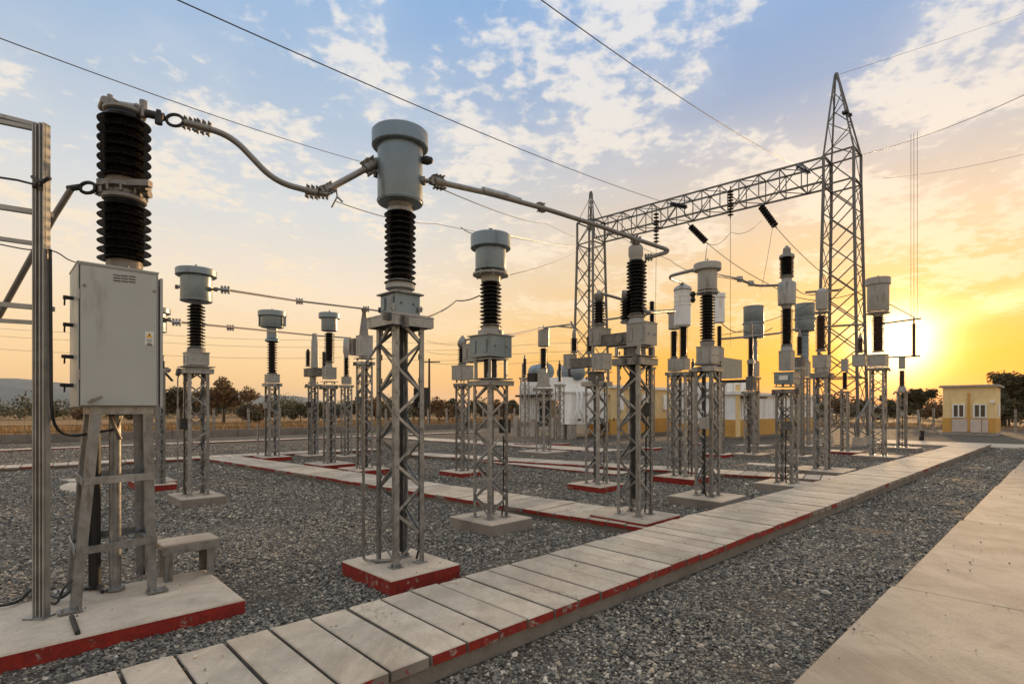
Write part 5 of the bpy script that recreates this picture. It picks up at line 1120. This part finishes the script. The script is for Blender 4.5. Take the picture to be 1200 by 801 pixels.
# hills
def hills(name, label, dist, hs, seed):
    n = 160; vs = []; fs = []; rows = 8
    for i in range(n):
        az = math.radians(-62 + 130 * i / (n - 1)); f = hs(az, seed)
        for k in range(rows):
            t = k / (rows - 1); dd = dist * (1 + .5 * t); prof = math.sin(t * math.pi * .5)
            vs.append((math.sin(az) * dd, math.cos(az) * dd, -2 + f * prof * (1 + .06 * math.sin(k * 2.3 + i * .31))))
    for i in range(n - 1):
        for k in range(rows - 1): a = i * rows + k; fs.append((a, a + rows, a + rows + 1, a + 1))
    m = MB(); m.add(vs, fs, 0, True); me = m.mesh(name, 'hill'); link(name, me, None, label, None, None, 'structure')
def h1(az, s): 
    x = 600 + FP * math.tan(az) if abs(az) < 1.4 else 0
    bas = 26 * max(0, 1 - abs((x + 40) / 420)) ** .6 if x < 380 else 0
    return (bas + 5 * max(0, 1 - abs((x - 340) / 140)) + 3.2 + 1.6 * math.sin(x * .021) + .8 * math.sin(x * .057)) * 3900 / 637 * .9
hills('hills', 'long blue hazy hills on the horizon at the left', 2600, h1, 1)

# ================================================================== LOOSE STONE (points scattered by numpy, stones instanced by geometry nodes)
def scatter():
    pts = []
    for (d0, d1, dens) in ((2.6, 5, 3800), (5, 8, 2500), (8, 12, 1150), (12, 18, 450), (18, 26, 130)):
        k = 1.12; area = k * (d1 * d1 - d0 * d0); n = int(area * dens); d = np.sqrt(rng.uniform(d0 * d0, d1 * d1, n)); x = rng.uniform(-k, k, n) * d
        keep = np.ones(n, bool)
        z = rng.uniform(-.006, .010, n) + .010 * (np.sin(x * 2.1 + d * 1.3) * np.sin(d * 1.9 - x * .7) + .6 * np.sin(x * 5.3) * np.sin(d * 4.7)); stray = rng.random(n) < .0015
        for (o, u, v, L, w_, tp_) in rects:
            a = (x - o.x) * u.x + (d - o.y) * u.y; c = (x - o.x) * v.x + (d - o.y) * v.y; lo, hi = min(0, w_), max(0, w_)
            inn = (a > .0) & (a < L) & (c > lo) & (c < hi); z = np.where(inn, tp_ + .006, z); keep &= ~(inn & ~(stray & (a > .02) & (a < L - .02) & (c > lo + .02) & (c < hi - .02)))
        sc = rng.lognormal(0, .36, n) * (.0080 + .0007 * min(d0, 14)); sc = np.where(z > .03, sc * .6, sc)
        pts.append(np.stack([x, d, z, sc], 1)[keep])
    return np.concatenate(pts)
pt = scatter(); me = bpy.data.meshes.new('loose_stones'); me.vertices.add(len(pt)); me.vertices.foreach_set('co', pt[:, :3].astype('f').ravel())
at_ = me.attributes.new('sz', 'FLOAT', 'POINT'); at_.data.foreach_set('value', pt[:, 3].astype('f'))
at_ = me.attributes.new('rt', 'FLOAT_VECTOR', 'POINT'); at_.data.foreach_set('vector', np.stack([rng.uniform(-.5, .5, len(pt)), rng.uniform(-.5, .5, len(pt)), rng.uniform(0, 6.28, len(pt))], 1).astype('f').ravel())
so_ = link('loose_stones', me, None, 'crushed grey stones lying loose over the yard', None, None, 'stuff')
ng = bpy.data.node_groups.new('scatter_stones', 'GeometryNodeTree'); ng.interface.new_socket('Geometry', in_out='INPUT', socket_type='NodeSocketGeometry'); ng.interface.new_socket('Geometry', in_out='OUTPUT', socket_type='NodeSocketGeometry')
nn, ll = ng.nodes, ng.links; gi = nn.new('NodeGroupInput'); go = nn.new('NodeGroupOutput'); join = nn.new('GeometryNodeGeometryToInstance')
for v in range(6):
    ic = nn.new('GeometryNodeMeshIcoSphere'); ic.inputs['Radius'].default_value = 1; ic.inputs['Subdivisions'].default_value = 2 if v < 0 else 1
    nz = nn.new('ShaderNodeTexNoise'); nz.noise_dimensions = '4D'; nz.inputs['W'].default_value = v * 7.3; nz.inputs['Scale'].default_value = 1.3; nz.inputs['Detail'].default_value = 2
    sb = nn.new('ShaderNodeVectorMath'); sb.operation = 'SUBTRACT'; sb.inputs[1].default_value = (.5, .5, .5); ll.new(nz.outputs['Color'], sb.inputs[0])
    sc = nn.new('ShaderNodeVectorMath'); sc.operation = 'SCALE'; sc.inputs['Scale'].default_value = 2.3; ll.new(sb.outputs[0], sc.inputs[0])
    sp_ = nn.new('GeometryNodeSetPosition'); ll.new(ic.outputs['Mesh'], sp_.inputs['Geometry']); ll.new(sc.outputs[0], sp_.inputs['Offset'])
    tr = nn.new('GeometryNodeTransform'); ll.new(sp_.outputs[0], tr.inputs['Geometry']); tr.inputs['Scale'].default_value = (1.15 + .1 * (v % 3), .85 + .08 * (v % 2), .52 + .07 * (v % 3))
    sm = nn.new('GeometryNodeSetMaterial'); ll.new(tr.outputs[0], sm.inputs['Geometry']); sm.inputs['Material'].default_value = M['pebble']; ll.new(sm.outputs[0], join.inputs[0])
ip = nn.new('GeometryNodeInstanceOnPoints'); ll.new(gi.outputs[0], ip.inputs['Points']); ll.new(join.outputs[0], ip.inputs['Instance']); ip.inputs['Pick Instance'].default_value = True
na = nn.new('GeometryNodeInputNamedAttribute'); na.data_type = 'FLOAT'; na.inputs[0].default_value = 'sz'; ll.new(na.outputs[0], ip.inputs['Scale'])
nr = nn.new('GeometryNodeInputNamedAttribute'); nr.data_type = 'FLOAT_VECTOR'; nr.inputs[0].default_value = 'rt'; ll.new(nr.outputs[0], ip.inputs['Rotation'])
ri = nn.new('FunctionNodeRandomValue'); ri.data_type = 'INT'; ri.inputs[4].default_value = 0; ri.inputs[5].default_value = 5; ll.new(ri.outputs[2], ip.inputs['Instance Index'])
ll.new(ip.outputs[0], go.inputs[0]); md = so_.modifiers.new('scatter', 'NODES'); md.node_group = ng

# ================================================================== HAZE
hz = bpy.data.materials.new('haze_air'); hz.use_nodes = True; hz.node_tree.nodes.remove(hz.node_tree.nodes['Principled BSDF'])
pv = hz.node_tree.nodes.new('ShaderNodeVolumePrincipled'); pv.inputs['Color'].default_value = (.72, .78, .86, 1); pv.inputs['Density'].default_value = .00006; pv.inputs['Anisotropy'].default_value = .2
hz.node_tree.links.new(pv.outputs[0], hz.node_tree.nodes['Material Output'].inputs['Volume'])
m = MB(); m.box((0, 4000, 109), (14000, 10600, 222)); ob = m.obj('haze', hz, None, 'thin pale haze in the air over the whole yard and field', None, None, 'stuff')
